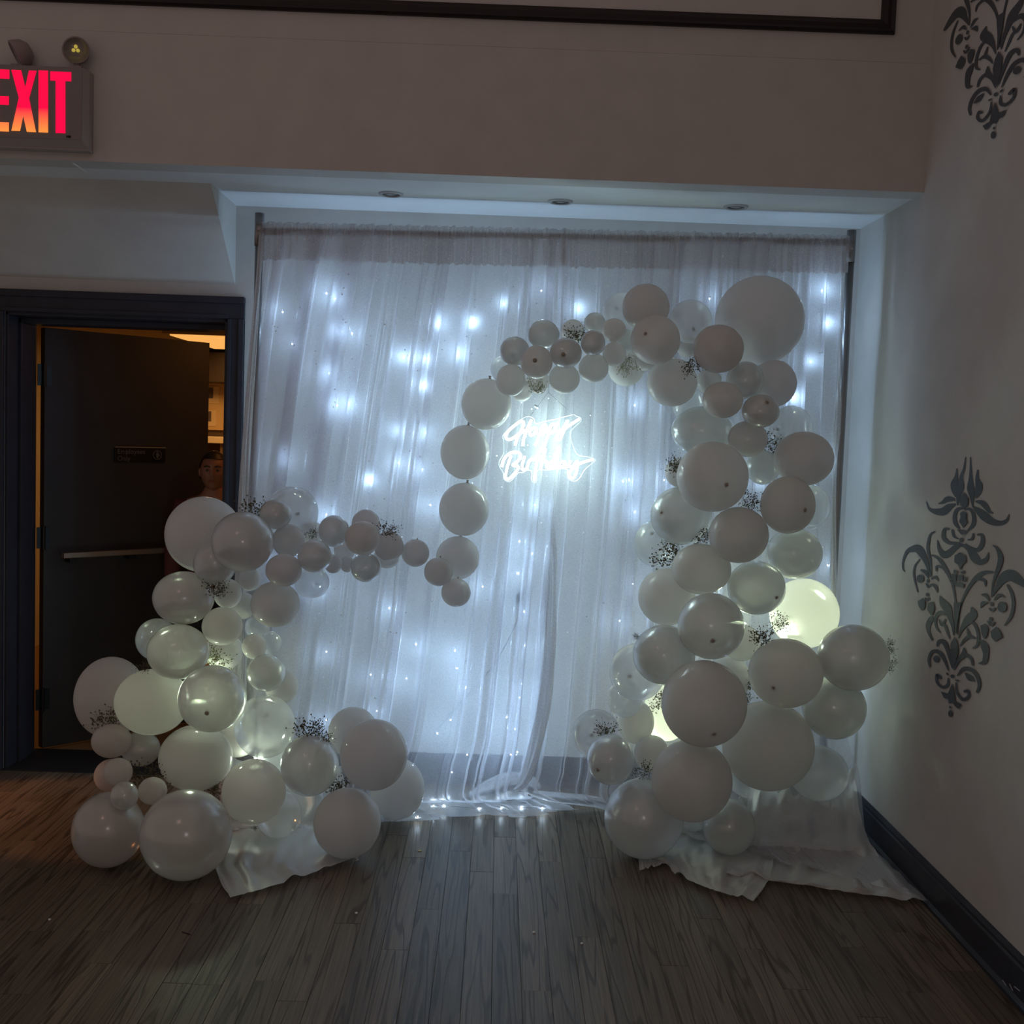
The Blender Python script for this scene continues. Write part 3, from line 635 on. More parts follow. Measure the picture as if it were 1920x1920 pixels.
# sequins sewn on the cloth
M_seq = mat('sequin', (.95, .95, 1), .22, .8, .35)
def sequins(par, px0, px1, n, seed, parts):
    rg = random.Random(seed); bm = bmesh.new()
    for _ in range(n):
        px = rg.uniform(px0, px1); py = 445+1050*rg.random()**1.15; px -= (py-445)/1050*45*(1-(px-px0)/(px1-px0))*(1 if px0 < 600 else .3)
        c = onY(px, py, YC-.030-rg.random()*.012); r = rg.choice([.0014, .0018, .0023, .003])
        nrm = Vector((rg.uniform(-.6, .6), -1, rg.uniform(-.6, .6))).normalized(); a = nrm.orthogonal().normalized()*r; b = nrm.cross(a)
        bm.faces.new([bm.verts.new(c+a*math.cos(t*PI/3)+b*math.sin(t*PI/3)) for t in range(6)])
    o = link('sequins', bm, M_seq, par); o['kind'] = 'stuff'; return o
sequins(cl, 500, 1050, 950, 3, None); sequins(cr_, 1060, 1570, 650, 4, None)
# rolled, twisted spare cloth lying at the foot of the curtain where the halves meet
def roll(name, pts, radii, seed, m, par, squash=.6):
    rg = random.Random(seed); c = catmull([tuple(p) for p in pts], 8); rr = catmull([(a,) for a in radii], 8); bm = bmesh.new(); seg = 40; rings = []
    for i, p in enumerate(c):
        p = Vector(p); a = Vector(c[max(0, i-1)]); b = Vector(c[min(len(c)-1, i+1)]); t = (b-a).normalized(); n = t.cross(Vector((0, 0, 1))).normalized(); q_ = n.cross(t)
        ring = []
        for k_ in range(seg):
            th = 2*PI*k_/seg; r = rr[i][0]*(1+.22*math.sin(4*th+i*.12)+.12*math.sin(9*th-i*.2+seed))
            ring.append(bm.verts.new(p+r*math.cos(th)*n+r*squash*math.sin(th)*q_))
        rings.append(ring)
    for a, b in zip(rings, rings[1:]):
        for k_ in range(seg): bm.faces.new((a[k_], a[(k_+1) % seg], b[(k_+1) % seg], b[k_]))
    return link(name, bm, m, par, True)
f = lambda px, py, h: onZ(px, py, .0)+Vector((0, 0, h))
M_fold = thin_mat('gathered_fabric', (.74, .73, .74), .62, .5, .0, .5, .12, 300)
roll('gathered_fold', [onY(1056, 470, YC-.02), onY(1050, 760, YC-.03), onY(1035, 1000, YC-.03), onY(1025, 1250, YC-.04), onY(1008, 1380, 4.60), onY(985, 1460, 4.57), onY(965, 1482, 4.56)], [.004, .010, .020, .034, .034, .026, .012], 1, M_fold, cr_, .5)
roll('gathered_fold', [onY(489, 440, YC-.024), onY(482, 560, YC-.03), onY(468, 740, YC-.034), onY(457, 920, YC-.036), onY(447, 1150, YC-.04), onY(438, 1400, YC-.05)], [.012, .020, .030, .036, .036, .03], 7, M_fold, cl, .45)
roll('gathered_fold', [onY(1580, 470, YC-.02), onY(1574, 700, YC-.024), onY(1564, 930, YC-.024), onY(1566, 1200, YC-.05)], [.006, .010, .014, .016], 9, M_fold, cr_, .45)
roll('gathered_fold', [f(880, 1500, .02), f(915, 1488, .035), f(950, 1480, .045), f(985, 1478, .04), f(1010, 1486, .02)], [.012, .035, .045, .038, .012], 2, M_fold, cl, .55)
roll('gathered_fold', [f(1000, 1492, .015), f(1050, 1500, .02), f(1110, 1506, .02), f(1170, 1512, .012)], [.012, .022, .022, .012], 3, M_fold, cr_, .45)

# cloths spread over the feet of the balloon columns
def cloth(name, rows, seed, label, group=None, amp=.014, m=None, nu=60):
    rg = random.Random(seed); cols = [catmull([tuple(rowpt(r_[i])) for r_ in rows], 8) for i in range(len(rows[0]))]
    n = len(cols[0]); bm = bmesh.new(); G = []; ph = [rg.uniform(0, 6) for _ in range(6)]
    for j in range(n):
        c = catmull([cols[i][j] for i in range(len(cols))], nu//(len(cols)-1)); row = []
        for i, p in enumerate(c):
            u, v = i/(len(c)-1), j/(n-1)
            w = math.sin(9*u+5*v+ph[0])+.8*math.sin(19*u-7*v+ph[1])+.6*math.sin(33*u+4*v+ph[2])+.4*math.sin(13*v+28*u+ph[3])+.5*math.sin(41*v+23*u+ph[5])+.35*math.sin(57*u+11*v+ph[4])
            row.append(bm.verts.new(Vector(p)+Vector((0, .006*w, .004+amp*abs(w)*.5*(1-.5*(v > .93))))))
        G.append(row)
    for a, b in zip(G, G[1:]):
        for i in range(len(a)-1): bm.faces.new((a[i], a[i+1], b[i+1], b[i]))
    return tag(link(name, bm, m or M_cloth, None, True), label, 'cloth', group or 'white cloths at the feet of the arch')
cloth('base_cloth', [((430, 1420, 4.5), (520, 1450, 4.52), (640, 1440, 4.52)), ((420, 1500, 4.35), (530, 1510, 4.38), (650, 1500, 4.4)), ((405, 1560, None), (520, 1560, None), (655, 1560, None)),
                     ((398, 1622, None), (510, 1620, None), (664, 1600, None)), ((430, 1686, None), (540, 1655, None), (662, 1611, None))], 5, 'pale cloth corner lying on the floor between the left balloon cluster\'s feet')
cloth('base_cloth', [((1255, 1500, 4.3), (1340, 1505, 4.3), (1420, 1510, 4.3)), ((1235, 1560, None), (1330, 1565, None), (1440, 1570, None)), ((1200, 1604, None), (1320, 1610, None), (1450, 1618, None)),
                     ((1240, 1618, None), (1330, 1645, None), (1444, 1650, None)), ((1262, 1640, None), (1340, 1672, None), (1413, 1692, None))], 8, 'grey-white cloth corner on the floor in front of the right balloon column')
cloth('base_cloth', [((1195, 1585, None), (1215, 1590, None), (1260, 1590, None)), ((1198, 1612, None), (1215, 1612, None), (1250, 1606, None)), ((1198, 1634, None), (1222, 1628, None), (1246, 1620, None))], 2,
      'tiny cloth flap peeking from under the lowest right-hand balloon', None, .004)
cloth('base_cloth', [((1410, 1440, 4.45), (1500, 1445, 4.42), (1600, 1450, 4.42)), ((1400, 1520, 4.25), (1500, 1525, 4.2), (1612, 1530, 4.25)), ((1390, 1590, None), (1510, 1600, None), (1640, 1605, None)),
                     ((1360, 1640, None), (1530, 1655, None), (1690, 1660, None)), ((1370, 1640, None), (1540, 1668, None), (1738, 1697, None))], 13, 'wide creased cloth fanning over the floor towards the dark baseboard', None, .018)

# ---------------------------------------------------------------- fairy lights behind the curtain
M_bulb = mat('lit_bulb', (1, 1, 1), .3, .5, 0, (.80, .90, 1), 14); M_wire = mat('silver_wire', (.35, .36, .38), .4, .5, .5)
bb = bmesh.new(); bmesh.ops.create_icosphere(bb, subdivisions=1, radius=.0035); me_b = bpy.data.meshes.new('bulb'); bb.to_mesh(me_b); bb.free(); me_b.materials.append(M_bulb)
FB = 0
STR = [('at the left edge of the curtain', [(530, 585), (548, 645)], [(540, 860), (532, 1060)]),
 ('left part of the curtain, brightest pair of glows', [(628, 560), (632, 622), (617, 700), (632, 760), (612, 965)], [(600, 1100), (612, 1222)]),
 ('just right of the leftmost bright pair', [(612, 550), (660, 625), (655, 757), (695, 900)], [(730, 1140), (695, 1265), (707, 1333), (612, 1350)]),
 ('left of the balloon ring', [(757, 670), (748, 808), (748, 868)], [(780, 1208), (762, 1272), (820, 1375), (847, 1448)]),
 ('reaching down behind the hanging ring of balloons', [(825, 607), (797, 673), (793, 722), (798, 812), (792, 880), (807, 947)], [(905, 1100), (873, 1290), (845, 1350)]),
 ('behind the upper left of the arch', [(888, 605), (860, 663)], [(857, 1253), (853, 1220), (876, 1415)]),
 ('straight below the lit birthday sign', [(945, 570)], [(1003, 947), (998, 1038), (972, 1075), (983, 1147), (984, 1211), (978, 1282), (974, 1308), (966, 1367)]),
 ('beside the row below the sign', [(1015, 545)], [(974, 1015), (950, 1345), (970, 1410), (958, 1415)]),
 ('behind the top of the arch', [(1085, 580), (1180, 900)], [(1168, 902), (1187, 1095), (1162, 1164)]),
 ('glinting between the sign and the right column', [(1190, 760), (1245, 900)], [(1190, 960), (1215, 1240)]),
 ('hidden mostly by the right column', [(1330, 560), (1340, 850)], [(1330, 1100), (1340, 1350)]),
 ('behind the column\'s right flank', [(1487, 745), (1420, 900)], [(1470, 1130), (1450, 1400)]),
 ('near the right pole', [(1541, 545), (1550, 607), (1520, 678)], [(1548, 860), (1552, 1060), (1556, 1280)])]
for i, (ds, up, dn) in enumerate(STR):
    t_ = empty('fairy_light_string', (onY(up[0][0], up[0][1], YC+.06).x, YC+.06, 0)); tag(t_, 'fairy light string behind the curtain, ' + ds, 'string lights', 'fairy light strings behind the curtain')
    base = Vector(t_.location); pts = []
    for (px, py) in up+dn:
        dep = YC+.026+.022*random.random(); p = onY(px, py, dep); pts.append(p)
        o = bpy.data.objects.new('bulb', me_b); C.objects.link(o); o.parent = t_; o.location = p-base
        lamp('bulb_glow', 'POINT', p-base, .41*random.uniform(.6, 1.35), (.44, .69, 1), .0065, t_); FB += 1
    top = onY(up[0][0]+4, 440, YC+.05); pts = [top]+sorted(pts, key=lambda p: -p.z)
    bm = bmesh.new(); tube(bm, [p-base for p in catmull([tuple(p) for p in pts], 4) for p in [Vector(p)]], .0008, 4); link('wire', bm, M_wire, t_)
# the string lying along the hem on the floor
t_ = empty('fairy_light_string', (onZ(783, 1530).x, onZ(783, 1530).y, 0)); tag(t_, 'string of fairy lights lying on the floor along the curtain hem', 'string lights', 'fairy light strings behind the curtain')
base = Vector(t_.location); pts = []
for (px, py) in ((783, 1531), (813, 1511), (832, 1510), (899, 1516), (940, 1515), (1017, 1515), (978, 1513)):
    p = onZ(px, py, .028); pts.append(p-base); o = bpy.data.objects.new('bulb', me_b); C.objects.link(o); o.parent = t_; o.location = p-base
    lamp('bulb_glow', 'POINT', p-base, .10, (.6, .8, 1), .0065, t_)
bm = bmesh.new(); tube(bm, pts, .0008, 4); link('wire', bm, M_wire, t_)

# ---------------------------------------------------------------- lit "Happy Birthday" sign
def sg(X, Y_, off=0):
    px, py = 910+X/8.348, 720+Y_/8.348
    t = (px-930)/200; d = 4.45+.165*t+off       # right end swung back towards the cloth
    return onY(px, py, d)
org = sg(950, 1600)
ns = empty('birthday_sign', org); tag(ns, 'glowing white script sign reading Happy Birthday hung below the balloon arch', 'lit sign')
M_neon = mat('lit_white_tube', (1, 1, 1), .4, .5, 0, (.74, .98, .97), 9)
WORDS = {'H': [[(465, 960), (500, 850), (560, 730), (600, 640), (590, 590), (530, 600), (430, 670), (350, 750), (318, 820), (350, 868), (430, 850), (520, 785), (620, 730), (690, 690)], [(590, 970), (595, 890), (625, 780), (680, 650), (722, 560)]],
 'a': [[(800, 690), (740, 690), (695, 750), (705, 800), (750, 790), (800, 710), (795, 770), (835, 780)]],
 'p': [[(900, 650), (850, 800), (780, 965)], [(860, 720), (915, 640), (955, 660), (945, 740), (890, 785), (855, 770)]],
 'p.': [[(1030, 640), (980, 800), (930, 960), (895, 1060)], [(995, 710), (1055, 625), (1092, 650), (1075, 730), (1010, 780)]],
 'y': [[(1135, 600), (1105, 690), (1130, 750), (1200, 715), (1290, 570), (1215, 770), (1160, 875), (1120, 860), (1130, 800), (1230, 710), (1360, 620), (1470, 550)]],
 'B': [[(258, 1300), (285, 1190), (350, 1110), (440, 1065), (530, 1080), (552, 1140), (500, 1215), (430, 1270), (510, 1290), (500, 1350), (430, 1430), (360, 1490), (318, 1460), (330, 1360), (365, 1230), (402, 1125)]],
 'i': [[(620, 1130), (575, 1270), (592, 1345), (650, 1325)]],
 'r': [[(690, 1190), (650, 1325)], [(672, 1240), (720, 1180), (765, 1190)]],
 't': [[(870, 1000), (815, 1180), (790, 1310), (765, 1515)], [(775, 1150), (935, 1130)]],
 'h': [[(945, 1010), (905, 1160), (868, 1320)], [(890, 1240), (945, 1195), (960, 1240), (955, 1300), (1000, 1305)]],
 'd': [[(1070, 1220), (1015, 1230), (1003, 1290), (1045, 1300), (1095, 1225)], [(1160, 990), (1110, 1180), (1088, 1290), (1125, 1310)]],
 'a.': [[(1225, 1215), (1170, 1240), (1165, 1295), (1215, 1290), (1250, 1215), (1240, 1290), (1290, 1290)]],
 'y.': [[(1335, 1200), (1312, 1270), (1355, 1300), (1440, 1205), (1430, 1360), (1380, 1470), (1325, 1450), (1320, 1380), (1440, 1270), (1560, 1215), (1690, 1180)]]}
for k_, strokes in WORDS.items():
    bm = bmesh.new()
    for s in strokes: tube(bm, [sg(a, b, -.012)-org for a, b in catmull([tuple(map(float, q_)) for q_ in s], 5)], .0052, 8)
    link('letter_tube', bm, M_neon, ns, True)
outl = [(700, 510), (620, 520), (480, 610), (330, 740), (272, 820), (288, 900), (282, 1090), (220, 1200), (220, 1290), (280, 1390), (290, 1480), (350, 1530), (420, 1500), (520, 1390), (580, 1390), (660, 1350), (722, 1370), (725, 1500), (760, 1545), (805, 1520), (820, 1350), (1000, 1350), (1160, 1325), (1280, 1340), (1290, 1460), (1370, 1520), (1460, 1490), (1560, 1340), (1700, 1220), (1715, 1175), (1600, 1140), (1440, 1100), (1350, 900), (1330, 760), (1380, 690), (1490, 590), (1490, 530), (1420, 500), (1380, 480), (1250, 510), (1050, 560), (900, 590), (790, 620), (755, 540)]
oc = catmull(outl+[outl[0]], 4)[:-1]
M_acr = thin_mat('clear_acrylic', (.9, .95, 1), .025, .5, .02, .03); 
bm = bmesh.new(); bm.faces.new([bm.verts.new(sg(a, b, .004)-org) for a, b in oc]); bmesh.ops.triangulate(bm, faces=bm.faces)
link('acrylic_plate', bm, M_acr, ns)
M_edge = mat('acrylic_edge', (.75, .85, .9), .2, .6, 0, (.8, .95, 1), .12)
bm = bmesh.new(); tube(bm, [sg(a, b, .004)-org for a, b in oc+[oc[0]]], .0011, 5); link('plate_edge', bm, M_edge, ns)
for a, b, w_ in ((560, 600, .5), (722, 640, .5), (1065, 640, 1), (1290, 600, 1.1), (480, 1075, .5), (790, 1300, 1), (1065, 1225, 1.2), (1225, 1215, 1.3), (1440, 1210, 1.5), (1420, 1400, 1.2)):
    lamp('tube_glow', 'POINT', sg(a, b, -.012)-org, .95*w_, (.66, .97, .95), .0075, ns)
M_line = mat('fishing_line', (.18, .2, .2), .5)
ap = sg(985, 130)
bm = bmesh.new(); tube(bm, [sg(700, 500)-org, ap-org], .0009, 5); link('hanging_line', bm, M_line, ns)
bm = bmesh.new(); tube(bm, [sg(1385, 490)-org, ap-org, sg(985, -120)-org], .0009, 5); link('hanging_line', bm, M_line, ns)
bm = bmesh.new(); tube(bm, [sg(770, 340)-org, sg(830, 370)-org], .006, 8); link('line_clip', bm, mat('white_clip', (.9, .95, 1), .4), ns, True)

# ---------------------------------------------------------------- balloons
# (centre, half width, half height in the survey frame, layer 0 = nearest, latex, label, extra)
BL = [l_.split('|') for l_ in '''382,1002,71,71|3|m|big pale matte balloon against the dark doorway, highest on the far left
455,1016,58,57|0|p|dark pearly balloon with a bright highlight, front of the upper left cluster
403,1056,40,42|1|p|pearly balloon tucked under the big pale one by the doorway
344,1121,57,50|1|p|wide pearly balloon standing out over the doorway, above the lowest half of the cluster
427,1113,26,28|2|m|small matte balloon right of the upper baby's breath sprig in the left cluster
468,1086,21,22|2|m|tiny balloon directly under the dark pearly one
456,1136,25,25|3|m|small balloon half hidden left of the plain medium one in the left cluster's middle
417,1174,38,36|1|m|plain greyish balloon in the middle of the left cluster, above a flower sprig
294,1199,39,40|3|c|pale translucent balloon peeping out at the left behind a greenish pearly one
334,1222,58,52|0|p|greenish-grey pearly balloon at mid height of the left cluster's outer side
420,1222,35,36|3|m|pale balloon behind the flower sprig in the middle of the left cluster
207,1307,65,76|3|m|large balloon with a peach tint at the outermost left edge
285,1316,69,62|2|m|glowing pale green matte balloon left of the brightest pearly one
398,1310,64,63|0|p|brightest glowing green-white pearly balloon with a dark tip facing forward|dot=6,13
209,1389,37,32|2|m|small mauve balloon below the peach-tinted one
264,1404,36,33|2|p|small olive pearly balloon beside the mauve ones, left cluster
208,1454,31,31|2|m|small mauve balloon, outer one of the overlapping pair low at the left
221,1448,27,27|1|m|small mauve balloon, inner one of the overlapping pair low at the left
233,1492,26,27|0|p|small pearly balloon resting on the mauve floor balloon at far left
286,1483,27,26|1|m|small lilac balloon just above the largest floor balloon on the left
203,1556,67,71|2|p|mauve pearly floor balloon at the far left
349,1565,86,85|0|p|largest pearly balloon standing on the floor at the front left
367,1421,69,62|2|m|large flat grey balloon in the low middle of the left cluster
476,1484,60,61|1|m|large grey matte balloon right of the largest pearly floor balloon
497,1362,58,60|2|c|see-through balloon with a dark vertical streak behind it, left cluster
499,1262,36,35|2|p|hazy balloon above the see-through one on the inner side of the left cluster
528,1287,31,32|3|m|hazy balloon half hidden on the cluster's inner edge, against the curtain
477,1212,23,24|2|m|small hazy balloon right of the middle flower sprig, left cluster
508,1206,20,23|2|c|faint small balloon on the inner edge under the plain grey one, left cluster
483,1175,24,24|3|c|faint translucent balloon behind the plain grey one's lower left
516,1133,46,43|1|m|plain grey balloon hanging against the curtain below the left cluster's shoulder
532,1069,34,31|0|m|brownish-grey balloon at the root of the left arm
585,1092,33,30|2|c|clear bluish balloon hanging lowest under the left arm
590,1043,32,31|0|p|olive pearly balloon in the middle of the left arm
541,1014,30,31|2|m|plain balloon in the left arm, left of its flower sprig
517,964,30,28|1|p|smaller pearly balloon on top of the left cluster, beside the dark sprig
548,962,49,51|3|c|big hazy balloon rising behind the top of the left cluster
626,996,29,30|1|p|grey pearly balloon at the top of the left arm
680,1009,33,32|0|m|round mauve-grey balloon in front, towards the end of the left arm
686,984,27,29|2|m|balloon peeping over the mauve-grey one, beside a sprig
729,1024,28,28|1|m|olive-grey balloon where the left arm narrows to single balloons
686,1064,29,28|1|p|pearly balloon hanging under the mauve-grey one in the left arm
625,1057,17,18|2|m|very small balloon under the left arm, beside the olive pearly one
651,1058,14,15|2|m|tiniest balloon under the left arm
646,1032,20,20|3|m|small balloon wedged between the pearly pair in the left arm
725,1044,24,22|3|m|pale sliver of a balloon behind the narrowing end of the left arm
585,1000,24,22|3|m|pale balloon behind the sprig in the left arm
779,1037,26,26|1|m|first of the three small single balloons trailing off the left arm
822,1072,27,27|1|m|middle of the three small single balloons trailing off the left arm
855,1111,28,27|1|m|last and lowest of the three small single balloons trailing off the left arm
858,1046,41,41|2|m|medium balloon at the lowest end of the hanging ring, behind the trailing ones
870,955,47,50|2|m|round pale balloon of the hanging ring, second from its lower end
872,848,46,51|2|m|round pale balloon of the hanging ring, left of the birthday sign
912,758,47,48|2|m|pale balloon of the hanging ring, right under the arch's left end
958,713,28,30|1|m|balloon at the lower left tip of the arch, touching the hanging ring
978,733,20,20|3|m|bright-rimmed balloon under the lower left tip of the arch
965,658,28,27|1|p|bluish pearly balloon at the left end of the arch
944,692,24,26|3|c|very faint balloon at the outer left end of the arch
1019,627,30,27|1|p|grey pearly balloon on top of the arch's left end
1006,679,30,31|0|m|olive balloon with a dark tip, front of the arch's left end|dot=-4,-1
1008,716,22,22|2|m|pale balloon behind the lowest sprig of the arch
1074,621,22,22|3|m|small balloon behind the dark sprig on top of the arch
1061,662,30,28|0|p|pearly balloon with a dark tip and bright lower rim, left part of the arch|dot=-6,5
1058,710,29,28|1|m|pale bright-rimmed balloon on the underside of the arch above the sign
1115,606,20,20|2|p|small pearly balloon on the top edge of the arch
1112,643,23,24|0|p|small grey balloon in the middle of the arch
1151,619,23,22|1|m|small brownish balloon at the top of the arch, just left of the big ones
1113,690,28,27|1|m|pale green-lit balloon on the underside of the arch
1152,664,22,23|1|m|small pale balloon right of the underside ones, over the flower sprig
1176,640,22,22|2|p|small dark-edged balloon squeezed behind the big matte one of the arch
1174,690,34,34|3|m|pale balloon with a bright lower rim behind the white sprig of the arch
1210,675,20,20|3|m|small balloon peeping out under the big matte one of the arch
1168,585,38,37|3|c|hazy bluish balloon behind the arch's dark big one
1211,576,44,43|1|m|dark grey big balloon on top of the arch
1229,637,46,46|0|m|big matte balloon with a dark tip and bright lower left rim in the arch|dot=-24,-7
1295,603,40,41|2|c|clear bluish balloon between the dark big one and the giant one
1289,650,20,20|2|m|small balloon below the clear bluish one of the arch
1424,601,82,82|3|m|giant grey balloon at the top right corner of the arch
1347,654,47,45|0|m|brownish-grey balloon overlapping the giant one's lower left
1260,717,47,45|1|m|big grey balloon with a bright left rim at the bend of the arch
1329,716,24,23|2|m|small balloon under the sprig at the bend of the arch
1397,713,35,35|1|p|dark olive pearly balloon below the giant one
1451,719,42,44|2|m|plain blue-grey balloon on the right edge under the giant one
1355,750,38,34|0|m|wide brownish balloon at the top of the right column
1426,771,35,31|0|p|olive pearly balloon with a dark tip at the top of the right column|dot=5,-16
1292,758,32,33|3|c|clear bluish balloon with a bright rim at the arch's inner bend
1318,808,59,46|2|p|bright pale balloon with a glowing left rim behind the big grey one
1402,823,37,34|1|m|olive balloon left of the sprig, upper right column
1483,804,40,44|2|c|hazy balloon on the right edge above the wide brown-grey one
1507,860,56,51|1|m|wide brown-grey balloon on the right edge of the column
1336,894,67,66|0|m|very big glossy grey balloon at the front of the upper right column|dot=14,12
1430,876,32,33|2|p|small olive balloon with a ring-shaped highlight, upper right column
1477,947,51,54|0|m|dark brown-grey balloon on the right side, level with the hanging ring's foot|dot=21,6
1273,886,26,27|2|m|small pale balloon peeping out left of the very big grey one
1277,967,58,55|2|p|pale pearly balloon with a dark tip, left side below the very big one|dot=-43,-7
1228,1019,40,44|3|c|clear balloon sticking out furthest left at mid height of the right column
1385,1003,56,53|0|m|brownish-grey balloon in the very middle of the right column
1515,950,41,43|3|c|faint clear balloon on the right edge behind the dark brown-grey one
1489,1038,53,48|2|p|bluish pearly balloon on the right edge above the glowing one
1315,1067,56,48|1|m|mauve-grey balloon below the green sprig on the right column's left side
1418,1102,55,51|1|p|olive-yellow balloon with a dark tip, centre of the right column|dot=29,12
1250,1119,54,54|2|m|pale grey balloon with a small bright glint, left side of the right column
1333,1174,63,63|0|p|big pearly balloon with a pinkish highlight in the lower right column|dot=-7,18
1508,1150,65,66|3|m|brightly glowing white-green balloon on the right side behind the flowers
1245,1228,59,57|1|p|dark green pearly balloon with a bright streak, lower right column
1195,1260,53,55|2|c|clear balloon bulging out left of the dark green pearly one
1172,1310,34,36|3|c|barely visible clear balloon under the bulging clear one
1118,1376,46,47|2|c|clear balloon furthest left at the foot of the right column
1145,1424,45,48|0|p|pearly balloon with a dark spot low on the right column's left foot|dot=-28,11
1193,1354,34,41|3|m|pale yellow-green balloon left of the yellow glowing one
1222,1412,34,34|2|m|small green balloon above the sprig at the right column's foot
1250,1335,44,55|3|m|yellow glowing balloon behind the biggest front balloon
1320,1319,81,82|0|m|biggest dark grey front balloon of the right column|dot=8,41
1297,1463,77,78|0|m|big grey balloon just below the biggest dark one, right column
1207,1534,76,76|1|p|big pearly floor balloon at the right column's left foot
1367,1551,50,53|1|p|balloon near the floor with a bright highlight, over the creased cloth
1473,1262,70,66|0|m|large oval grey balloon below the green flowers, right column|dot=-36,17
1600,1233,67,63|0|p|striped-looking pearly balloon reaching furthest right
1564,1327,60,60|1|p|blue-grey pearly balloon at the right edge, under the furthest right one
1440,1398,87,85|1|m|very large taupe balloon low in the right column
1535,1450,57,53|2|c|clear balloon above the creased cloth at the right
1478,1500,45,41|2|c|clear balloon lowest at the right, lying on the creased cloth
1408,1452,50,46|3|c|aqua-tinted balloon sliver below the very large taupe one
1390,1205,36,35|2|m|pale green balloon between the big pearly and the large oval one
1366,1272,42,42|3|m|yellow-green balloon peeping out above the biggest dark one
581,1434,55,59|1|p|green-grey pearly balloon in the middle of the left foot, under a sprig
701,1415,64,67|0|m|darkest grey balloon on the right side of the left cluster's foot
662,1373,47,48|3|m|pale mint balloon behind the darkest grey one
745,1479,52,58|2|m|mint balloon lowest on the inner side, touching the curtain hem
651,1543,64,66|0|m|taupe balloon with an orange reflection and a white knot, standing near the floor|knot=.32,-.95
523,1527,44,45|2|c|clear balloon over the pale cloth between the grey and taupe ones
446,1370,46,50|4|m|hazy green balloon deep inside the lower left cluster
520,1420,40,44|4|c|clear balloon deep behind the large grey matte one, left cluster'''.split('\n')]
B = []
for e in BL:
    cx, cy, rx, ry = map(float, e[0].split(',')); lay = int(e[1]); ex = dict(t.split('=') for t in e[4:])
    if cx < 740: base = 4.02 if cy > 1250 else 4.10
    elif cx < 945: base = 4.18
    elif cy < 740: base = 4.10
    else: base = 4.10
    B.append(dict(px=cx, py=cy, rx=rx, ry=ry, lay=lay, t=e[2], lb=e[3], ex=ex, y=base+.10*lay, base=base))
dirs = [ray(b['px'], b['py']) for b in B]
def pos(i): d = dirs[i]; return EYE+d*(B[i]['y']/d.y)
for it in range(160):
    P = [pos(i) for i in range(len(B))]; R_ = [.5*(b['rx']+b['ry'])/FPX*b['y'] for b in B]; dy = [0]*len(B)
    for i in range(len(B)):
        for j in range(i+1, len(B)):
            dx, dz = P[i].x-P[j].x, P[i].z-P[j].z; s = .93*(R_[i]+R_[j]); q_ = s*s-dx*dx-dz*dz
            if q_ <= 0: continue
            need = math.sqrt(q_); d = P[j].y-P[i].y
            li, lj = B[i]['lay'], B[j]['lay']
            sg_ = 1 if lj > li else (-1 if lj < li else (1 if d >= 0 else -1))
            gap = need-sg_*d
            if gap > 0: dy[j] += sg_*gap*.22; dy[i] -= sg_*gap*.22
    for i, b in enumerate(B):
        b['y'] += max(-.03, min(.03, dy[i])) + .004*((b['base']+.10*b['lay'])-b['y'])
        b['y'] = max(3.66, min(4.60-R_[i], b['y']))
        p = pos(i)
        if p.z < R_[i]+.004:  # keep it on the floor: bring forward until the lowest point touches
            b['y'] -= .01
        # biggest floor balloons hold their place
def unit_sphere(m):
    bm = bmesh.new(); bmesh.ops.create_uvsphere(bm, u_segments=48, v_segments=32, radius=1)
    me = bpy.data.meshes.new('balloon'); bm.to_mesh(me); bm.free(); me.materials.append(m)
    for p in me.polygons: p.use_smooth = True
    return me
ME = {k_: unit_sphere(M_lat[k_]) for k_ in M_lat}
bm = bmesh.new(); lathe(bm, [(.055, -.004), (.035, .035), (.02, .055), (.03, .075), (.05, .09), (.046, .096), (.0, .088)], 12); mk = bpy.data.meshes.new('knot'); bm.to_mesh(mk); bm.free()
mk_d = mk.copy(); mk.materials.append(M_lat['m']); mk_d.materials.append(M_knot)
for mm in (mk, mk_d):
    for p in mm.polygons: p.use_smooth = True
bm = bmesh.new(); lathe(bm, [(.075, 0), (.05, .010), (.028, .018), (.020, .045), (0, .05)], 14); mt_ = bpy.data.meshes.new('knot'); bm.to_mesh(mt_); bm.free(); mt_.materials.append(M_knot)
SPH = []
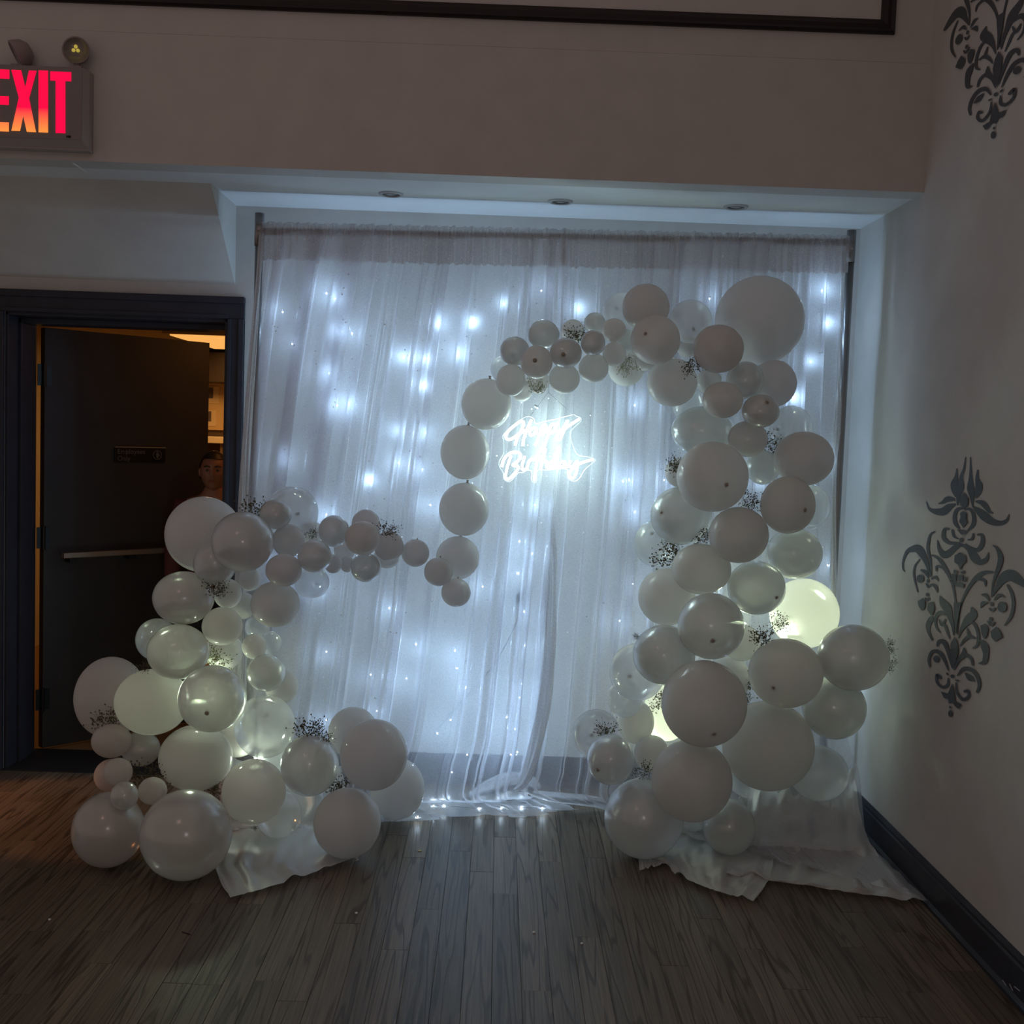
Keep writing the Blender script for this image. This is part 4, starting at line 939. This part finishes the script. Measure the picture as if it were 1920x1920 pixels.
for i, b in enumerate(B):
    p = pos(i); sc_ = b['y']/FPX; rx, rz = b['rx']*sc_, b['ry']*sc_; ry = (rx+rz)/2
    if p.z < rz+.002: p.z = rz+.002
    side = 'left cluster' if b['px'] < 520 else ('left foot' if b['px'] < 800 and b['py'] > 1250 else 'left arm' if b['px'] < 800 else 'hanging ring' if b['px'] < 940 and b['py'] > 700 else 'arch top' if b['py'] < 740 else 'right column')
    o = bpy.data.objects.new('balloon', ME[b['t']]); C.objects.link(o); o.location = p; o.scale = (rx, ry, rz)
    tag(o, b['lb'], 'balloon', 'white balloons of the ' + side); SPH.append((p, max(rx, rz), rx, ry, rz))
    if 'dot' in b['ex']:
        a, c = map(float, b['ex']['dot'].split(',')); nx, nz = a/b['rx'], -c/b['ry']; n = Vector((nx, -math.sqrt(max(.05, 1-nx*nx-nz*nz)), nz)); mesh = mt_
    elif 'knot' in b['ex']:
        a, c = map(float, b['ex']['knot'].split(',')); n = Vector((a, -.15, c)).normalized(); mesh = mk; s_ = .16
    else:
        rg = random.Random(i*7+1); ax = -1.0 if b['px'] > 1380 else (1 if b['px'] < 420 else 0)
        n = Vector((ax*.5+rg.uniform(-.3, .3), .9, rg.uniform(-.4, .4))).normalized(); mesh = mk_d; s_ = .16
        if b['px'] > 750 and b['px'] < 930 and b['py'] > 700: n = Vector((.1, .1, 1)).normalized()
    kn = bpy.data.objects.new('knot', mesh); C.objects.link(kn)
    Rm = n.to_track_quat('Z', 'Y').to_matrix().to_4x4(); sz = .0088/.075 if mesh is mt_ else .17
    sz_w = sz if mesh is mt_ else ry/.12*.16
    Wm = Matrix.Translation(p+Vector((n.x*rx, n.y*ry, n.z*rz))*.985) @ Rm @ Matrix.Scale(sz_w, 4)
    kn.parent = o; kn.matrix_parent_inverse = Matrix.Identity(4)
    kn.matrix_local = (Matrix.Translation(p) @ Matrix.Diagonal((rx, ry, rz, 1))).inverted() @ Wm

# battery light pucks hidden in the balloon columns, the source of the greenish glow
M_puckb = mat('puck_body', (.5, .5, .5), .5); M_puckl = mat('puck_lens', (.8, .9, .7), .4, .5, 0, (.78, 1, .66), 6)
def puck(px, py, Y, power, label, col=(.80, 1, .70)):
    p = onY(px, py, Y); t = empty('light_puck', p); tag(t, label, 'lamp', 'light pucks in the balloon columns')
    bm = bmesh.new(); lathe(bm, [(0, -.02), (.034, -.02), (.036, -.014), (.036, .0), (.03, .004)], 24); link('puck_body', bm, M_puckb, t, True)
    bm = bmesh.new(); lathe(bm, [(.03, .003), (.022, .009), (0, .012)], 24); link('puck_lens', bm, M_puckl, t, True)
    lamp('puck_glow', 'POINT', (0, 0, .035), power, col, .018, t)
def yb(px, py): return min(B, key=lambda b: (b['px']-px)**2+(b['py']-py)**2)['y']
puck(372, 1318, yb(398, 1310)+.24, 1.9, 'small glowing light puck inside the lower left balloon cluster')
puck(480, 1440, yb(476, 1484)+.24, .9, 'small glowing light puck behind the see-through balloon at left', (.85, 1, .82))
puck(1485, 1190, yb(1508, 1150)+.10, 1.5, 'small glowing light puck behind the flowers in the right column')
puck(1385, 1170, yb(1390, 1205)+.14, 1.1, 'small glowing light puck in the middle of the right column')
puck(1225, 1385, yb(1222, 1412)+.20, 1.0, 'small glowing light puck low at the right column\'s inner side')
puck(1258, 1345, yb(1250, 1335)+.14, .9, 'small glowing light puck behind the yellow glowing balloon', (.95, 1, .62))
bm = bmesh.new(); pts = onY(479, 1395, 4.36); 
tube(bm, [Vector((pts.x, pts.y, .0)), Vector((pts.x, pts.y, .3)), Vector((pts.x, pts.y, .52))], .008, 10); bm2 = bm
tag(link('arch_frame_rod', bm, mat('dark_rod', (.02, .02, .02), .5), None, True), 'dark upright rod showing through the see-through balloon of the left cluster', 'rod')

# ---------------------------------------------------------------- baby's breath sprigs
M_stem = mat('dry_green_stem', (.085, .10, .035), .7); M_bl = mat('dry_blossom', (.10, .085, .045), .8); M_blw = mat('pale_blossom', (.42, .42, .28), .8)
def sprig_meshes(seed, n):
    rg = random.Random(seed); bs = bmesh.new(); bf = bmesh.new()
    for k_ in range(9):
        d = Vector((rg.uniform(-1, 1), rg.uniform(-.5, .5), rg.uniform(.4, 1.2))).normalized(); a = d*.35+Vector((rg.uniform(-.05, .05),)*3)
        tube(bs, [(0, 0, 0), a, d*.6+Vector((rg.uniform(-.1, .1), 0, rg.uniform(-.1, .1)))], .008, 4)
        for q_ in range(n//9):
            e = d*rg.uniform(.25, 1.0)+Vector((rg.gauss(0, .20), rg.gauss(0, .16), rg.gauss(0, .20)))
            tube(bs, [e.lerp(a.lerp(d*.6, rg.random()), .45), e], .004, 3, False)
            r = bmesh.ops.create_icosphere(bf, subdivisions=1, radius=rg.uniform(.026, .05), matrix=Matrix.Translation(e) @ Matrix.Diagonal((1, .8, rg.uniform(.7, 1.2), 1)))
    out = []
    for nm, b_, m_ in (('stems', bs, M_stem), ('blossoms', bf, M_bl)):
        me = bpy.data.meshes.new(nm); b_.to_mesh(me); b_.free(); me.materials.append(m_); out.append(me)
    w = out[1].copy(); w.materials.clear(); w.materials.append(M_blw); out.append(w); return out
PROT = [sprig_meshes(s, n) for s, n in ((1, 200), (2, 230), (3, 180), (4, 150))]
FL = '''480,947,30,10|dark sprig of baby's breath on top of the left cluster, against the curtain edge
402,1096,24,0|small dry sprig between pearly balloons in the upper left cluster
411,1229,30,20|loose sprig on the pale balloon at mid height of the left cluster
268,1247,17,-10|narrow dry sprig between the peach-tinted and greenish pearly balloons
196,1342,32,-25|thick dry sprig on the peach-tinted balloon at the far left
268,1448,38,0|large dry sprig amid the small mauve balloons low at the left
408,1474,23,30|dry sprig above the largest pearly floor balloon
476,1551,7,0|tiny dark tuft beneath the large grey matte balloon at left
576,1358,30,-10|green sprig, left half of the pair at the left cluster's foot
606,1375,22,40|thin green sprig, right half of the pair at the left cluster's foot
634,1466,29,-40|dark brown sprig between the taupe and the darkest grey balloons
581,998,17,-20|small sprig in the middle of the left arm
727,987,22,10|open wiry sprig at the narrow end of the left arm
1004,719,19,0|round pale sprig under the arch's left end, above the sign's hanging line
1080,621,25,-30|dark brown sprig on top of the arch
1180,690,26,180|whitish sprig hanging on the underside of the arch
1304,690,24,150|dark brown sprig at the arch's bend
1449,824,26,10|dense brown sprig on the right part of the upper column
1273,868,24,15|tall thin sprig left of the very big glossy balloon
1408,932,28,40|brown sprig with large buds right of the very big glossy balloon
1312,1005,22,-70|brown sprig left of the middle balloon in the right column
1244,1038,33,-60|green-brown sprig sticking out on the inner side of the right column
1430,1184,29,-35|bright green sprig in front of the glowing white balloon, lower half of the pair
1467,1160,24,50|sprig with dark buds in front of the glowing white balloon, upper half of the pair
1401,1296,30,90|long dark sprig hugging the right edge of the biggest front balloon
1231,1315,22,-80|brown sprig hugging the left edge of the biggest front balloon
1137,1364,25,-20|green sprig on the clear balloon at the right column's left foot
1203,1440,23,-10|green sprig between the two big balloons at the right column's foot
1672,1212,16,80|small dark sprig behind the balloon furthest right, upper of two
1673,1248,15,110|small dark sprig behind the balloon furthest right, lower of two
1196,1191,10,0|very small sprig tip beside the dark green pearly balloon'''.split('\n')
for i, e in enumerate(FL):
    a, lb = e.split('|'); px, py, r, ang = map(float, a.split(',')); best = None; d = ray(px, py).normalized()
    for (c, rr, *_q) in SPH:
        oc_ = EYE-c; bq = oc_.dot(d); cq = oc_.dot(oc_)-rr*rr; D_ = bq*bq-cq
        if D_ > 0:
            t = -bq-math.sqrt(D_)
            if best is None or t < best: best = t
    if px > 1650: best = (onY(px, py, 4.25)-EYE).length
    elif i == 0: best = (onY(px, py, 4.22)-EYE).length
    elif best is None: best = (onY(px, py, 4.12)-EYE).length
    p = EYE+d*(best-.012); R1 = r*1.12/FPX*p.y
    t = empty('babys_breath_sprig', p+Vector((0, 0, 0))); tag(t, lb, 'flower', "baby's breath sprigs tucked among the balloons")
    t.rotation_euler = (0, math.radians(ang), 0)
    pr = PROT[i % 4]; wm = 2 if i in (13, 15) else 1
    for me, nm in ((pr[0], 'stems'), (pr[wm], 'blossoms')):
        o = bpy.data.objects.new(nm, me); C.objects.link(o); o.parent = t; o.scale = (R1*1.0, R1*.6, R1*1.15); o.location = (0, 0, -R1*.72)
        if nm == 'blossoms': o['kind'] = 'stuff'
# confetti specks dropped on the boards
M_cf = [mat('yellow_petal', (.55, .50, .15), .6), mat('white_bead', (.8, .8, .78), .5), mat('dark_crumb', (.02, .02, .02), .8)]
for px, py, k_, lb, ct in ((787, 1595, 0, 'tiny yellow petal lying on the floor boards near the curtain', 'petal'), (1001, 1748, 1, 'white bead on the floor, left one of two in the foreground', 'bead'), (1091, 1769, 1, 'white bead on the floor, right one of two in the foreground', 'bead'),
                       (668, 1712, 1, 'tiny white bead on the floor between cloth corner and picture centre', 'bead'), (93, 1724, 1, 'lone white bead on the dark floor at the far left', 'bead')):
    p = onZ(px, py, .002); bm = bmesh.new(); bmesh.ops.create_icosphere(bm, subdivisions=2, radius=1)
    s = (.009, .006, .0015) if k_ == 0 else (.0048, .0048, .0035)
    for v in bm.verts: v.co = Vector((v.co.x*s[0], v.co.y*s[1], v.co.z*s[2]))
    tag(link(lb.split()[-1] if 0 else ('petal' if k_ == 0 else 'bead'), bm, M_cf[k_], None, True, p), lb, ct)
p = onZ(341, 1747, .002); q2 = onZ(357, 1752, .002); bm = bmesh.new(); tube(bm, [p, q2], .0015, 5); tag(link('twig', bm, M_cf[2], None), 'short dark twig on the floor below the left balloons', 'twig')
